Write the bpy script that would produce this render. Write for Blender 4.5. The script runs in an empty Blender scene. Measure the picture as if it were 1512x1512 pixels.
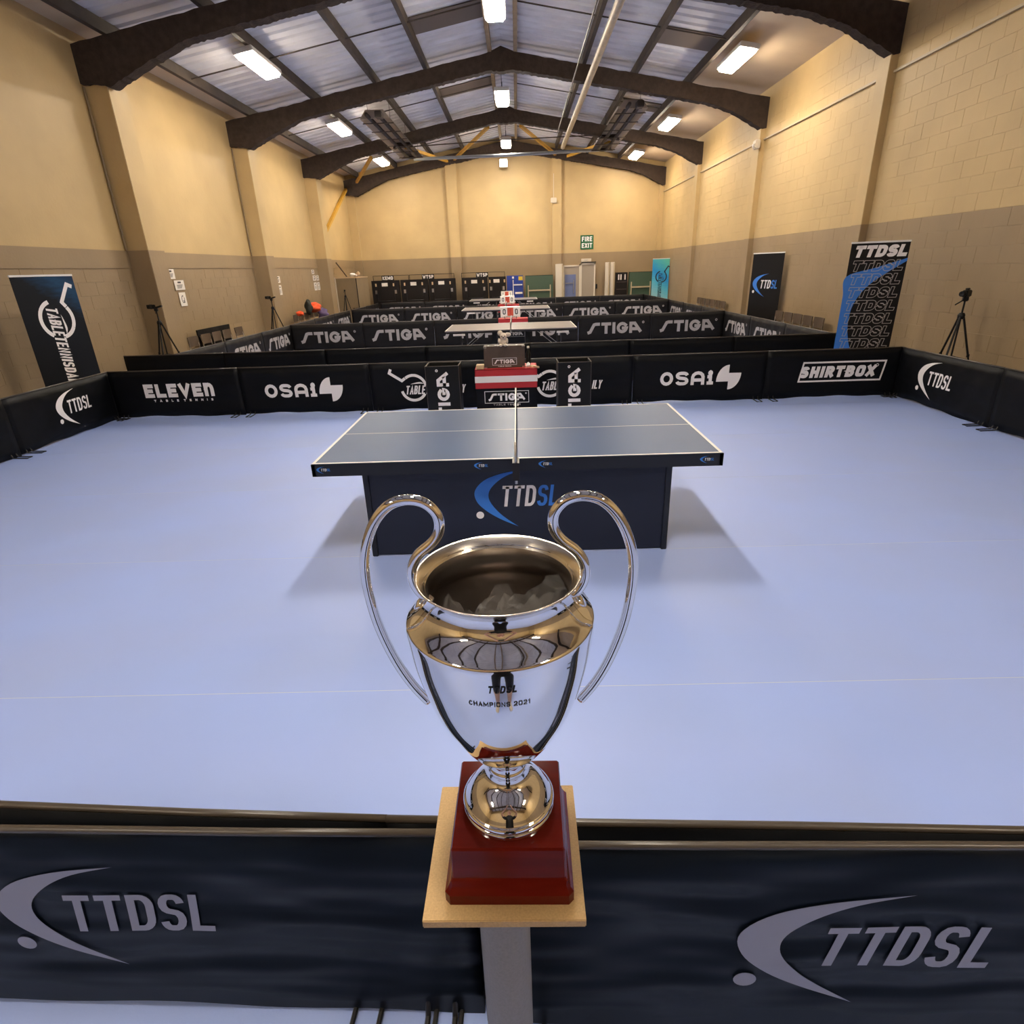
import bpy, bmesh, math, random
from mathutils import Matrix, Vector
random.seed(7)
PI = math.pi
SC = bpy.context.scene
COL = SC.collection

# ------------------------------------------------------------------ camera
CP, CR, CY, CH, CF = 0.3952, -0.0347, -0.021, 1.9293, 863.13
def setup_camera():
    fwd = Vector((math.sin(CY)*math.cos(CP), math.cos(CY)*math.cos(CP), -math.sin(CP)))
    right = Vector((math.cos(CY), -math.sin(CY), 0))
    up = right.cross(fwd)
    c, s = math.cos(CR), math.sin(CR)
    r2 = c*right + s*up
    u2 = -s*right + c*up
    cam = bpy.data.cameras.new('camera')
    cam.sensor_width = 36
    cam.lens = CF/1512*36
    cam.clip_start = 0.02
    o = bpy.data.objects.new('camera', cam)
    COL.objects.link(o)
    o.matrix_world = Matrix(((r2.x, u2.x, -fwd.x, 0), (r2.y, u2.y, -fwd.y, 0), (r2.z, u2.z, -fwd.z, CH), (0, 0, 0, 1)))
    SC.camera = o
setup_camera()

# ------------------------------------------------------------------ world, exposure
w = bpy.data.worlds.new('world'); SC.world = w; w.use_nodes = True
w.node_tree.nodes['Background'].inputs[0].default_value = (0.75, 0.82, 1.0, 1)
w.node_tree.nodes['Background'].inputs[1].default_value = 0.0
vs = SC.view_settings
vs.view_transform = 'Standard'; vs.look = 'None'; vs.gamma = 1.0; vs.exposure = 0.0
vs.use_curve_mapping = False
LAMP_E, LAMP_E_SIDE = 175.0, 105.0                     # emission of the ridge and side lamps
LAMP_COL = (1.0, 0.89, 0.74)

# ------------------------------------------------------------------ materials
MAT = {}
def material(name, col, rough=0.6, metal=0.0, var=0.0, vscale=5.0, bump=0.0, bscale=40.0, emit=0.0, spec=None, col2=None, coat=0.0, alpha=None, stretch=None, trans=0.0, bdist=0.01, bdetail=4.0):
    m = bpy.data.materials.new(name); m.use_nodes = True
    nt = m.node_tree; b = nt.nodes['Principled BSDF']
    b.inputs['Base Color'].default_value = (*col, 1)
    b.inputs['Roughness'].default_value = rough
    b.inputs['Metallic'].default_value = metal
    if spec is not None: b.inputs['Specular IOR Level'].default_value = spec
    if coat: b.inputs['Coat Weight'].default_value = coat; b.inputs['Coat Roughness'].default_value = 0.08
    if emit:
        b.inputs['Emission Color'].default_value = (*col, 1); b.inputs['Emission Strength'].default_value = emit
    if alpha is not None: b.inputs['Alpha'].default_value = alpha
    if trans: b.inputs['Transmission Weight'].default_value = trans
    if var or bump:
        tc = nt.nodes.new('ShaderNodeTexCoord')
        src = tc.outputs['Object']
        if stretch:
            mp = nt.nodes.new('ShaderNodeMapping'); mp.inputs['Scale'].default_value = stretch
            nt.links.new(src, mp.inputs[0]); src = mp.outputs[0]
    if var:
        n = nt.nodes.new('ShaderNodeTexNoise'); n.inputs['Scale'].default_value = vscale; n.inputs['Detail'].default_value = 5
        nt.links.new(src, n.inputs['Vector'])
        mx = nt.nodes.new('ShaderNodeMix'); mx.data_type = 'RGBA'
        c2 = col2 if col2 else tuple(max(0, c*(1-var)) for c in col)
        mr = nt.nodes.new('ShaderNodeMapRange'); mr.inputs[1].default_value = 0.35; mr.inputs[2].default_value = 0.7
        nt.links.new(n.outputs[0], mr.inputs[0])
        nt.links.new(mr.outputs[0], mx.inputs[0])
        mx.inputs[6].default_value = (*col, 1); mx.inputs[7].default_value = (*c2, 1)
        nt.links.new(mx.outputs[2], b.inputs['Base Color'])
    if bump:
        n2 = nt.nodes.new('ShaderNodeTexNoise'); n2.inputs['Scale'].default_value = bscale; n2.inputs['Detail'].default_value = bdetail
        nt.links.new(src, n2.inputs['Vector'])
        bp = nt.nodes.new('ShaderNodeBump'); bp.inputs['Strength'].default_value = bump; bp.inputs['Distance'].default_value = bdist
        nt.links.new(n2.outputs[0], bp.inputs['Height']); nt.links.new(bp.outputs[0], b.inputs['Normal'])
    MAT[name] = m
    return m

WALL_LINE = 2.4486
def wall_paint(name, brick):
    """cream masonry paint above, grey below, split at the painted line; optional far-away block relief"""
    m = material(name, (0.6, 0.45, 0.25), rough=0.55)
    nt = m.node_tree; b = nt.nodes['Principled BSDF']
    g = nt.nodes.new('ShaderNodeNewGeometry'); sp = nt.nodes.new('ShaderNodeSeparateXYZ')
    nt.links.new(g.outputs['Position'], sp.inputs[0])
    gt = nt.nodes.new('ShaderNodeMath'); gt.operation = 'GREATER_THAN'; gt.inputs[1].default_value = WALL_LINE
    nt.links.new(sp.outputs[2], gt.inputs[0])
    n = nt.nodes.new('ShaderNodeTexNoise'); n.inputs['Scale'].default_value = 1.3; n.inputs['Detail'].default_value = 6
    nt.links.new(g.outputs['Position'], n.inputs['Vector'])
    mr = nt.nodes.new('ShaderNodeMapRange'); mr.inputs[1].default_value = 0.3; mr.inputs[2].default_value = 0.75; mr.inputs[3].default_value = 1.0; mr.inputs[4].default_value = 0.86
    nt.links.new(n.outputs[0], mr.inputs[0])
    mx = nt.nodes.new('ShaderNodeMix'); mx.data_type = 'RGBA'
    mx.inputs[6].default_value = (0.30, 0.21, 0.112, 1); mx.inputs[7].default_value = (0.53, 0.375, 0.17, 1)
    nt.links.new(gt.outputs[0], mx.inputs[0])
    vm = nt.nodes.new('ShaderNodeVectorMath'); vm.operation = 'SCALE'
    nt.links.new(mx.outputs[2], vm.inputs[0]); nt.links.new(mr.outputs[0], vm.inputs[3])
    nt.links.new(vm.outputs[0], b.inputs['Base Color'])
    n2 = nt.nodes.new('ShaderNodeTexNoise'); n2.inputs['Scale'].default_value = 18; n2.inputs['Detail'].default_value = 5
    nt.links.new(g.outputs['Position'], n2.inputs['Vector'])
    h = n2.outputs[0]
    if brick:
        mp = nt.nodes.new('ShaderNodeMapping'); mp.inputs['Rotation'].default_value = (PI/2, 0, 0)
        nt.links.new(g.outputs['Position'], mp.inputs[0])
        bk = nt.nodes.new('ShaderNodeTexBrick'); bk.inputs['Scale'].default_value = 1
        bk.inputs['Brick Width'].default_value = 0.45; bk.inputs['Row Height'].default_value = 0.2226; bk.inputs['Mortar Size'].default_value = 0.008
        bk.inputs['Color1'].default_value = (1, 1, 1, 1); bk.inputs['Color2'].default_value = (.9, .9, .9, 1); bk.inputs['Mortar'].default_value = (0, 0, 0, 1)
        nt.links.new(mp.outputs[0], bk.inputs['Vector'])
        ad = nt.nodes.new('ShaderNodeMath'); ad.operation = 'ADD'
        nt.links.new(n2.outputs[0], ad.inputs[0]); nt.links.new(bk.outputs[0], ad.inputs[1]); h = ad.outputs[0]
    bp = nt.nodes.new('ShaderNodeBump'); bp.inputs['Strength'].default_value = 0.25; bp.inputs['Distance'].default_value = 0.01
    nt.links.new(h, bp.inputs['Height']); nt.links.new(bp.outputs[0], b.inputs['Normal'])
    return m
wall_paint('wall', False); wall_paint('wall_far', True)

material('floor_blue', (0.345, 0.455, 0.86), 0.42, var=0.12, vscale=0.9, bump=0.04, bscale=120, col2=(0.355, 0.445, 0.78), spec=0.35)
material('weld', (0.55, 0.6, 0.72), 0.5)
material('spray_brown', (0.045, 0.028, 0.018), 0.95, var=0.45, vscale=9, bump=0.9, bscale=26)
material('purlin', (0.055, 0.04, 0.028), 0.8, var=0.4, vscale=4)
material('ridge_purlin', (0.28, 0.2, 0.11), 0.7, var=0.3, vscale=4)
material('sheet', (0.66, 0.65, 0.66), 0.5, var=0.18, vscale=1.5)
material('lining', (0.52, 0.40, 0.26), 0.7, var=0.12, vscale=1.2)
material('skylight_dark', (0.10, 0.075, 0.055), 0.6)
material('yellow_steel', (0.55, 0.30, 0.03), 0.6, var=0.2, vscale=3)
material('galv', (0.42, 0.38, 0.31), 0.4, metal=0.6, var=0.25, vscale=6)
material('bluegrey_pipe', (0.30, 0.33, 0.36), 0.4, metal=0.3)
material('heater_hood', (0.33, 0.28, 0.23), 0.5, metal=0.4)
material('heater_dark', (0.05, 0.04, 0.035), 0.5, metal=0.5)
material('lamp_body', (0.6, 0.58, 0.54), 0.5)
material('lamp_glow', LAMP_COL, 0.5, emit=LAMP_E)
material('lamp_glow_side', LAMP_COL, 0.5, emit=LAMP_E_SIDE)
material('lamp_glow_dim', LAMP_COL, 0.5, emit=22.0)
material('black_fabric', (0.0035, 0.004, 0.0055), 0.5, var=0.3, vscale=3, bump=0.5, bscale=3.0, spec=0.15, stretch=(1, 1, 2), bdist=0.04, bdetail=0.8)
material('navy_fabric', (0.0035, 0.0068, 0.0135), 0.42, var=0.3, vscale=2, bump=0.8, bscale=2.2, spec=0.10, stretch=(1, 1, 3.2), bdist=0.10, bdetail=0.8)
material('stiga_fabric', (0.009, 0.008, 0.008), 0.55, var=0.3, vscale=3, bump=0.5, bscale=3.0, spec=0.15, stretch=(1, 1, 2), bdist=0.04, bdetail=0.8)
material('rail_fabric_lit', (0.055, 0.042, 0.03), 0.35, spec=0.6)  # light brown highlight along the barrier tops, put into the base colour
material('print_white', (0.86, 0.82, 0.80), 0.6)
material('print_grey', (0.34, 0.31, 0.29), 0.6)
material('print_lilac', (0.25, 0.26, 0.34), 0.6)
material('print_blue', (0.035, 0.19, 0.62), 0.5)
material('print_black', (0.006, 0.005, 0.005), 0.5, spec=0.2)
material('print_outline', (0.42, 0.38, 0.35), 0.6)
material('table_blue', (0.040, 0.085, 0.19), 0.38, var=0.12, vscale=1.5, spec=0.2)
material('table_grey', (0.22, 0.20, 0.20), 0.35, spec=0.5)
material('line_white', (0.78, 0.76, 0.72), 0.5)
material('table_edge', (0.006, 0.007, 0.011), 0.4)
material('panel_navy', (0.006, 0.008, 0.020), 0.4)
material('net_black', (0.01, 0.01, 0.012), 0.7)
material('chrome', (0.88, 0.87, 0.86), 0.035, metal=1.0)
material('chrome_in', (0.34, 0.30, 0.27), 0.30, metal=1.0)
material('rim_satin', (0.85, 0.78, 0.66), 0.24, metal=1.0)
material('red_wood', (0.125, 0.009, 0.004), 0.12, var=0.25, vscale=7, spec=0.14, stretch=(1, 6, 6))
material('gold_plate', (0.50, 0.32, 0.13), 0.55, var=0.2, vscale=300, bump=0.05, bscale=500)
material('stand_grey', (0.22, 0.205, 0.20), 0.55, var=0.15, vscale=200)
material('bag_film', (0.85, 0.82, 0.78), 0.25, alpha=0.07)
material('steel', (0.55, 0.52, 0.48), 0.3, metal=1.0)
material('dark_steel', (0.03, 0.028, 0.027), 0.4, metal=0.6)
material('black_plastic', (0.006, 0.006, 0.006), 0.45, spec=0.25)
material('flag_red', (0.42, 0.015, 0.02), 0.6)
material('case_brown', (0.075, 0.05, 0.035), 0.5, var=0.2, vscale=12)
material('wood_block', (0.52, 0.36, 0.2), 0.6)
material('plush', (0.72, 0.60, 0.47), 0.9, var=0.2, vscale=30, bump=0.5, bscale=120)
material('chair_wood', (0.085, 0.055, 0.035), 0.5, var=0.2, vscale=6)
material('paper', (0.74, 0.68, 0.6), 0.7)
material('ink', (0.07, 0.065, 0.06), 0.7)
material('orange_cloth', (0.85, 0.09, 0.015), 0.8, var=0.2, vscale=10)
material('purple_cloth', (0.10, 0.07, 0.16), 0.8)
material('dark_cloth', (0.015, 0.017, 0.012), 0.8)
material('sign_green', (0.006, 0.10, 0.035), 0.4)
material('board_blue', (0.012, 0.035, 0.24), 0.4)
material('board_green', (0.05, 0.085, 0.05), 0.45)
material('label_yellow', (0.6, 0.42, 0.02), 0.5)
material('beige_metal', (0.46, 0.36, 0.22), 0.5)
material('box_board', (0.24, 0.17, 0.09), 0.6, var=0.15, vscale=2)
material('white_paint', (0.62, 0.54, 0.42), 0.5)
material('door_grey', (0.33, 0.27, 0.20), 0.5)
material('glass_blue', (0.16, 0.19, 0.33), 0.15)
material('pallet_dark', (0.010, 0.007, 0.006), 0.6, spec=0.2)
material('skin', (0.48, 0.27, 0.18), 0.5)
material('shoe', (0.45, 0.40, 0.34), 0.6)
material('hair', (0.03, 0.02, 0.012), 0.7)
material('score_red', (0.55, 0.07, 0.03), 0.6)

def gradient_mat(name, stops, axis='Z', lo=0.0, hi=2.0, noise=0.0):
    m = material(name, stops[0][1], 0.5, spec=0.2)
    nt = m.node_tree; b = nt.nodes['Principled BSDF']
    tc = nt.nodes.new('ShaderNodeTexCoord'); sp = nt.nodes.new('ShaderNodeSeparateXYZ')
    nt.links.new(tc.outputs['Object'], sp.inputs[0])
    mr = nt.nodes.new('ShaderNodeMapRange'); mr.inputs[1].default_value = lo; mr.inputs[2].default_value = hi
    ad = nt.nodes.new('ShaderNodeMath'); ad.operation = 'MULTIPLY_ADD'; ad.inputs[1].default_value = 0.7
    nt.links.new(sp.outputs[0], ad.inputs[0]); nt.links.new(sp.outputs[2], ad.inputs[2])
    src = ad.outputs[0]
    if noise:
        n = nt.nodes.new('ShaderNodeTexNoise'); n.inputs['Scale'].default_value = 6
        mp = nt.nodes.new('ShaderNodeMapping'); mp.inputs['Rotation'].default_value = (0, 0.8, 0); mp.inputs['Scale'].default_value = (1, 1, 5)
        nt.links.new(tc.outputs['Object'], mp.inputs[0]); nt.links.new(mp.outputs[0], n.inputs['Vector'])
        a2 = nt.nodes.new('ShaderNodeMath'); a2.operation = 'MULTIPLY_ADD'; a2.inputs[1].default_value = noise
        nt.links.new(n.outputs[0], a2.inputs[0]); nt.links.new(src, a2.inputs[2]); src = a2.outputs[0]
    nt.links.new(src, mr.inputs[0])
    cr = nt.nodes.new('ShaderNodeValToRGB')
    e = cr.color_ramp.elements
    e[0].position = stops[0][0]; e[0].color = (*stops[0][1], 1)
    e[1].position = stops[-1][0]; e[1].color = (*stops[-1][1], 1)
    for p, c in stops[1:-1]:
        q = e.new(p); q.color = (*c, 1)
    nt.links.new(mr.outputs[0], cr.inputs[0]); nt.links.new(cr.outputs[0], b.inputs['Base Color'])
gradient_mat('banner_cyan', [(0, (0.45, 0.62, 0.55)), (0.45, (0.10, 0.48, 0.62)), (0.65, (0.02, 0.28, 0.62)), (1, (0.12, 0.55, 0.40))], lo=0.3, hi=2.4, noise=0.4)
gradient_mat('banner_night', [(0, (0.004, 0.005, 0.008)), (0.72, (0.004, 0.006, 0.010)), (0.9, (0.010, 0.05, 0.11)), (1, (0.008, 0.03, 0.07))], lo=0.6, hi=2.45, noise=0.35)

# ------------------------------------------------------------------ mesh builder
class MB:
    def __init__(s): s.v = []; s.f = []
    def add(s, v, f):
        o = len(s.v); s.v += [tuple(p) for p in v]; s.f += [tuple(i+o for i in q) for q in f]; return s
    def box(s, x0, x1, y0, y1, z0, z1, M=None):
        v = [(x0,y0,z0),(x1,y0,z0),(x1,y1,z0),(x0,y1,z0),(x0,y0,z1),(x1,y0,z1),(x1,y1,z1),(x0,y1,z1)]
        if M is not None: v = [tuple(M @ Vector(p)) for p in v]
        return s.add(v, [(3,2,1,0),(4,5,6,7),(0,1,5,4),(1,2,6,5),(2,3,7,6),(3,0,4,7)])
    def bar(s, a, b, w, h, up=(0,0,1)):
        a, b = Vector(a), Vector(b); d = (b-a).normalized(); u = Vector(up)
        if abs(d.dot(u)) > .98: u = Vector((1,0,0))
        r = d.cross(u).normalized(); u = r.cross(d)
        v = []
        for p in (a, b):
            for i, j in ((-1,-1),(1,-1),(1,1),(-1,1)): v.append(p + r*(i*w/2) + u*(j*h/2))
        return s.add(v, [(0,1,2,3),(7,6,5,4),(0,4,5,1),(1,5,6,2),(2,6,7,3),(3,7,4,0)])
    def tube(s, path, r, n=8, closed=False, caps=True):
        P = [Vector(p) for p in path]; k = len(P); rs = r if isinstance(r, (list, tuple)) else [r]*k
        prev = None; rings = []
        for i, p in enumerate(P):
            if closed: t = P[(i+1) % k] - P[i-1]
            else: t = P[min(i+1, k-1)] - P[max(i-1, 0)]
            t.normalize()
            if prev is None:
                a = Vector((0,0,1)) if abs(t.z) < .9 else Vector((1,0,0))
                u = t.cross(a).normalized()
            else: u = (prev - t*prev.dot(t)).normalized()
            prev = u; w_ = t.cross(u)
            rings.append([p + (u*math.cos(2*PI*j/n) + w_*math.sin(2*PI*j/n))*rs[i] for j in range(n)])
        v = [q for R in rings for q in R]; f = []
        for i in range(k if closed else k-1):
            for j in range(n):
                a = i*n+j; b = i*n+(j+1) % n; c = ((i+1) % k)*n+(j+1) % n; d = ((i+1) % k)*n+j
                f.append((a, d, c, b))
        if caps and not closed:
            f.append(tuple(range(n))); f.append(tuple(reversed(range((k-1)*n, k*n))))
        return s.add(v, f)
    def lathe(s, prof, n=48, c=(0,0,0)):
        v = []; f = []; k = len(prof)
        for r, z in prof:
            for j in range(n): v.append((c[0]+r*math.cos(2*PI*j/n), c[1]+r*math.sin(2*PI*j/n), c[2]+z))
        for i in range(k-1):
            for j in range(n): f.append((i*n+j, i*n+(j+1) % n, (i+1)*n+(j+1) % n, (i+1)*n+j))
        return s.add(v, f)
    def prism(s, poly, fn, fn2):
        """poly list of 2d points; fn/fn2 map 2d to the two end faces"""
        k = len(poly); v = [fn(*p) for p in poly] + [fn2(*p) for p in poly]
        f = [tuple(range(k)), tuple(reversed(range(k, 2*k)))] + [(i, i+k, (i+1) % k+k, (i+1) % k) for i in range(k)]
        return s.add(v, f)
    def mesh(s, name, mat, smooth=False, bevel=0.0, fix=True, seg=2):
        me = bpy.data.meshes.new(name); me.from_pydata(s.v, [], s.f); me.update()
        if fix or bevel:
            bm = bmesh.new(); bm.from_mesh(me)
            bmesh.ops.recalc_face_normals(bm, faces=bm.faces)
            if bevel: bmesh.ops.bevel(bm, geom=list(bm.edges), offset=bevel, segments=seg, affect='EDGES', clamp_overlap=True)
            bm.to_mesh(me); bm.free()
        me.materials.append(MAT[mat])
        if smooth:
            for p in me.polygons: p.use_smooth = True
        return me
    def build(s, name, mat, parent=None, smooth=False, bevel=0.0, fix=True, seg=2):
        return link(name, s.mesh(name, mat, smooth, bevel, fix, seg), parent)
def link(name, me, parent=None):
    o = bpy.data.objects.new(name, me); COL.objects.link(o)
    if parent is not None: o.parent = parent
    return o
def tag(o, label=None, cat=None, group=None, kind=None):
    if label: o['label'] = label
    if cat: o['category'] = cat
    if group: o['group'] = group
    if kind: o['kind'] = kind
    return o
def thing(name, label, cat, loc=(0,0,0), rz=0.0, group=None, kind=None):
    o = bpy.data.objects.new(name, None); COL.objects.link(o); o.empty_display_size = 0.1
    o.location = loc; o.rotation_euler = (0, 0, rz)
    return tag(o, label, cat, group, kind)
def smooth_angle(o, deg=35):
    me = o.data
    for p in me.polygons: p.use_smooth = True
    bm = bmesh.new(); bm.from_mesh(me)
    for e in bm.edges:
        if len(e.link_faces) == 2 and e.calc_face_angle(0) > math.radians(deg): e.smooth = False
    bm.to_mesh(me); bm.free()
    return o
def copy_tree(o, parent=None):
    c = o.copy(); COL.objects.link(c); c.parent = parent
    for ch in o.children: copy_tree(ch, c)
    return c

# ------------------------------------------------------------------ lettering
def arc(cx, cy, rx, ry, a0, a1, n=6):
    return [(cx+rx*math.cos(math.radians(a0+(a1-a0)*i/n)), cy+ry*math.sin(math.radians(a0+(a1-a0)*i/n))) for i in range(n+1)]
def ring(n=16): return arc(.5, .5, .5, .5, 90, 450-360/n, n-1)
def rrect(): return arc(.75,.78,.25,.22,90,0,3)+arc(.75,.22,.25,.22,0,-90,3)+arc(.25,.22,.25,.22,270,180,3)+arc(.25,.78,.25,.22,180,90,3)
S_ = [(1.0,.80)]+arc(.62,.80,.36,.20,25,90,3)+arc(.36,.77,.36,.23,90,255,6)+arc(.64,.25,.36,.25,75,-90,6)+arc(.38,.20,.36,.20,270,205,3)+[(0,.20)]
GL = {  # glyph: (width factor, [(points, closed)])
 'T': (1, [([(0,1),(1,1)],0), ([(.5,.95),(.5,0)],0)]),
 'D': (1, [([(0,0),(0,1),(.5,1)]+arc(.5,.7,.5,.3,75,0,4)+arc(.5,.3,.5,.3,0,-75,4)+[(.5,0)],1)]),
 'S': (1, [(S_,0)]),
 'L': (.9, [([(0,1),(0,0),(1,0)],0)]),
 'I': (0, [([(.5,0),(.5,1)],0)]),
 'G': (1.1, [(arc(.5,.5,.5,.5,45,345,12)+[(1,.48),(.6,.48)],0)]),
 'A': (1.05, [([(0,0),(.5,1),(1,0)],0), ([(.2,.3),(.8,.3)],0)]),
 'E': (.9, [([(1,1),(0,1),(0,0),(1,0)],0), ([(0,.5),(.85,.5)],0)]),
 'V': (1.05, [([(0,1),(.5,0),(1,1)],0)]),
 'N': (1, [([(0,0),(0,1),(1,0),(1,1)],0)]),
 'n': (.9, [([(0,0),(0,1)],0), (arc(.5,.6,.5,.4,180,0,6)+[(1,0)],0)]),
 'O': (1.05, [(rrect(),1)]),
 'B': (1, [([(0,0),(0,1),(.6,1)]+arc(.6,.77,.36,.23,80,-80,5)+[(.0,.53),(.62,.52)]+arc(.6,.26,.4,.26,75,-80,5)+[(.6,0)],1)]),
 'H': (1, [([(0,0),(0,1)],0), ([(1,0),(1,1)],0), ([(0,.5),(1,.5)],0)]),
 'R': (1, [([(0,0),(0,1),(.6,1)]+arc(.6,.74,.4,.26,80,-80,5)+[(.1,.46)],0), ([(.5,.46),(1,0)],0)]),
 'X': (1, [([(0,0),(1,1)],0), ([(0,1),(1,0)],0)]),
 'C': (1, [(arc(.5,.5,.5,.5,45,315,10),0)]),
 'M': (1.3, [([(0,0),(0,1),(.5,.2),(1,1),(1,0)],0)]),
 'P': (1, [([(0,0),(0,1),(.6,1)]+arc(.6,.72,.4,.28,80,-80,5)+[(.1,.44)],0)]),
 'Y': (1, [([(0,1),(.5,.5),(1,1)],0), ([(.5,.5),(.5,0)],0)]),
 'F': (.9, [([(1,1),(0,1),(0,0)],0), ([(0,.5),(.8,.5)],0)]),
 'W': (1.4, [([(0,1),(.25,0),(.5,.8),(.75,0),(1,1)],0)]),
 'K': (1, [([(0,0),(0,1)],0), ([(1,1),(.1,.45),(1,0)],0)]),
 'i': (.5, [([(.1,.6),(.55,.6),(.55,0)],0), ([(0,0),(1,0)],0), (arc(.5,.95,.22,.1,0,315,7),1)]),
 'o': (1, [(ring(),1)]),
 '0': (1, [(rrect(),1)]),
 '1': (.55, [([(0,.75),(.8,1),(.8,0)],0)]),
 '2': (1, [(arc(.5,.72,.5,.28,160,-30,7)+[(0,0),(1,0)],0)]),
 'a': (1.05, [([(0,0),(0,.6)]+arc(.5,.6,.5,.4,180,0,6)+[(1,0)],0), ([(0,.32),(1,.32)],0)]),
 's': (1.25, [([(-.02,.0),(.12,.05),(.52,.93),(.7,1),(1.0,1)],0)]),          # long slash S
 'g': (1.15, [(arc(.5,.5,.5,.5,40,345,12)+[(1,.45),(.62,.45)],0)]),
 'v': (1.25, [([(.0,0),(.0,1),(.42,1),(1,.08)],0), ([(0,.32),(.6,.32)],0)]),      # A with upright left leg
}
def offset_poly(pts, t, closed, cap):
    P = [Vector((p[0], p[1])) for p in pts]
    Q = [P[0]]
    for p in P[1:]:
        if (p-Q[-1]).length > 1e-6: Q.append(p)
    P = Q; k = len(P)
    if closed and (P[0]-P[-1]).length < 1e-6: P.pop(); k -= 1
    if not closed and cap:
        P[0] = P[0] + (P[0]-P[1]).normalized()*cap; P[-1] = P[-1] + (P[-1]-P[-2]).normalized()*cap
    L, R = [], []
    for i in range(k):
        a = (P[i]-P[i-1]) if (closed or i > 0) else (P[1]-P[0])
        b = (P[(i+1) % k]-P[i]) if (closed or i < k-1) else (P[-1]-P[-2])
        a = a.normalized(); b = b.normalized()
        na = Vector((-a.y, a.x)); nb = Vector((-b.y, b.x))
        m_ = na+nb
        if m_.length < 1e-4: m_ = na
        m_.normalize(); d = max(.45, m_.dot(na))
        L.append(P[i]+m_*(t/2/d)); R.append(P[i]-m_*(t/2/d))
    return L, R
def stroke(pts, t, closed=False, cap=0.0):
    L, R = offset_poly(pts, t, closed, cap); k = len(L)
    v = [tuple(p) for p in L+R]; f = []
    for i in range(k if closed else k-1):
        j = (i+1) % k; f.append((i, i+k, j+k, j))
    return v, f
def glyph_polys(ch, h, w, t):
    fac, strokes = GL[ch]
    gw = t if fac == 0 else w*fac
    out = []
    for pts, cl in strokes:
        out.append(([(t/2+p[0]*(gw-t), t/2+p[1]*(h-t)) for p in pts], cl))
    return gw, out
def text2d(txt, h, w, t, gap, shear=0.0, outline=0.0, x0=0.0, y0=0.0, center=False):
    """returns (verts2d, faces, width)"""
    V, F = [], []; x = 0.0
    for ch in txt:
        if ch == ' ': x += w*.6; continue
        gw, polys = glyph_polys(ch, h, w, t)
        parts = []
        if not outline:
            for pts, cl in polys: parts.append(stroke(pts, t, cl, 0 if (cl or ch in 'S') else t/2*.98))
        elif ch == 'T':
            c0, c1 = gw/2-t/2, gw/2+t/2
            loop = [(0,h),(gw,h),(gw,h-t),(c1,h-t),(c1,0),(c0,0),(c0,h-t),(0,h-t)]
            parts.append(stroke(loop, outline, True))
        else:
            for pts, cl in polys:
                L, R = offset_poly(pts, t, cl, 0 if cl else t/2)
                if cl: parts += [stroke(L, outline, True), stroke(R, outline, True)]
                else: parts.append(stroke(L+R[::-1], outline, True))
        for v, f in parts:
            o = len(V); V += [(p[0]+x, p[1]) for p in v]; F += [tuple(i+o for i in q) for q in f]
        x += gw+gap
    W = x-gap
    sx = W/2 if center else 0
    V = [(px-sx+shear*py+x0, py+y0) for px, py in V]
    return V, F, W
def spline(pts, n=6, closed=False):
    out = []; k = len(pts)
    for i in range(k-1):
        p0 = pts[max(i-1,0)]; p1 = pts[i]; p2 = pts[i+1]; p3 = pts[min(i+2,k-1)]
        for j in range(n):
            t = j/n
            out.append(tuple(0.5*((2*p1[d])+(-p0[d]+p2[d])*t+(2*p0[d]-5*p1[d]+4*p2[d]-p3[d])*t*t+(-p0[d]+3*p1[d]-3*p2[d]+p3[d])*t**3) for d in range(len(p1))))
    out.append(tuple(pts[-1])); return out
class Flat:
    """collects flat print in (u,v)"""
    def __init__(s): s.v = []; s.f = []
    def add(s, v, f, dx=0, dy=0, sc=1.0):
        o = len(s.v); s.v += [(p[0]*sc+dx, p[1]*sc+dy) for p in v]; s.f += [tuple(i+o for i in q) for q in f]; return s
    def text(s, *a, **k): v, f, W = text2d(*a, **k); s.add(v, f); return W
    def line(s, pts, t, closed=False): v, f = stroke(pts, t, closed); return s.add(v, f)
    def disc(s, cx, cy, r, n=20):
        return s.add([(cx+r*math.cos(2*PI*i/n), cy+r*math.sin(2*PI*i/n)) for i in range(n)], [tuple(range(n))])
    def poly(s, pts): return s.add(pts, [tuple(range(len(pts)))])
    def band(s, A, B):
        k = len(A); return s.add(list(A)+list(B), [(i, i+1, k+i+1, k+i) for i in range(k-1)])
    def rect_frame(s, x0, x1, y0, y1, t, sh=0):
        return s.line([(x0+sh*y0,y0),(x1+sh*y0,y0),(x1+sh*y1,y1),(x0+sh*y1,y1)], t, True)
    def scaled(s, k, dx=0, dy=0): s.v = [(p[0]*k+dx, p[1]*k+dy) for p in s.v]; return s
    def rot90(s, sgn=1): s.v = [(-sgn*p[1], sgn*p[0]) for p in s.v]; return s
    def mesh(s, name, mat, fn, cuts=0):
        me = bpy.data.meshes.new(name)
        if cuts:
            me.from_pydata([(p[0], 0, p[1]) for p in s.v], [], s.f)
            bm = bmesh.new(); bm.from_mesh(me)
            bmesh.ops.triangulate(bm, faces=bm.faces)
            for _ in range(5):
                es = [e for e in bm.edges if e.calc_length() > cuts]
                if not es: break
                bmesh.ops.subdivide_edges(bm, edges=es, cuts=1); bmesh.ops.triangulate(bm, faces=[f for f in bm.faces if len(f.verts) > 3])
            for v in bm.verts: v.co = fn(v.co.x, v.co.z)
            bm.to_mesh(me); bm.free()
        else:
            me.from_pydata([fn(*p) for p in s.v], [], s.f)
        me.materials.append(MAT[mat]); me.update()
        return me
    def build(s, name, mat, parent, fn, cuts=0): return link(name, s.mesh(name, mat, fn, cuts), parent)

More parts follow.
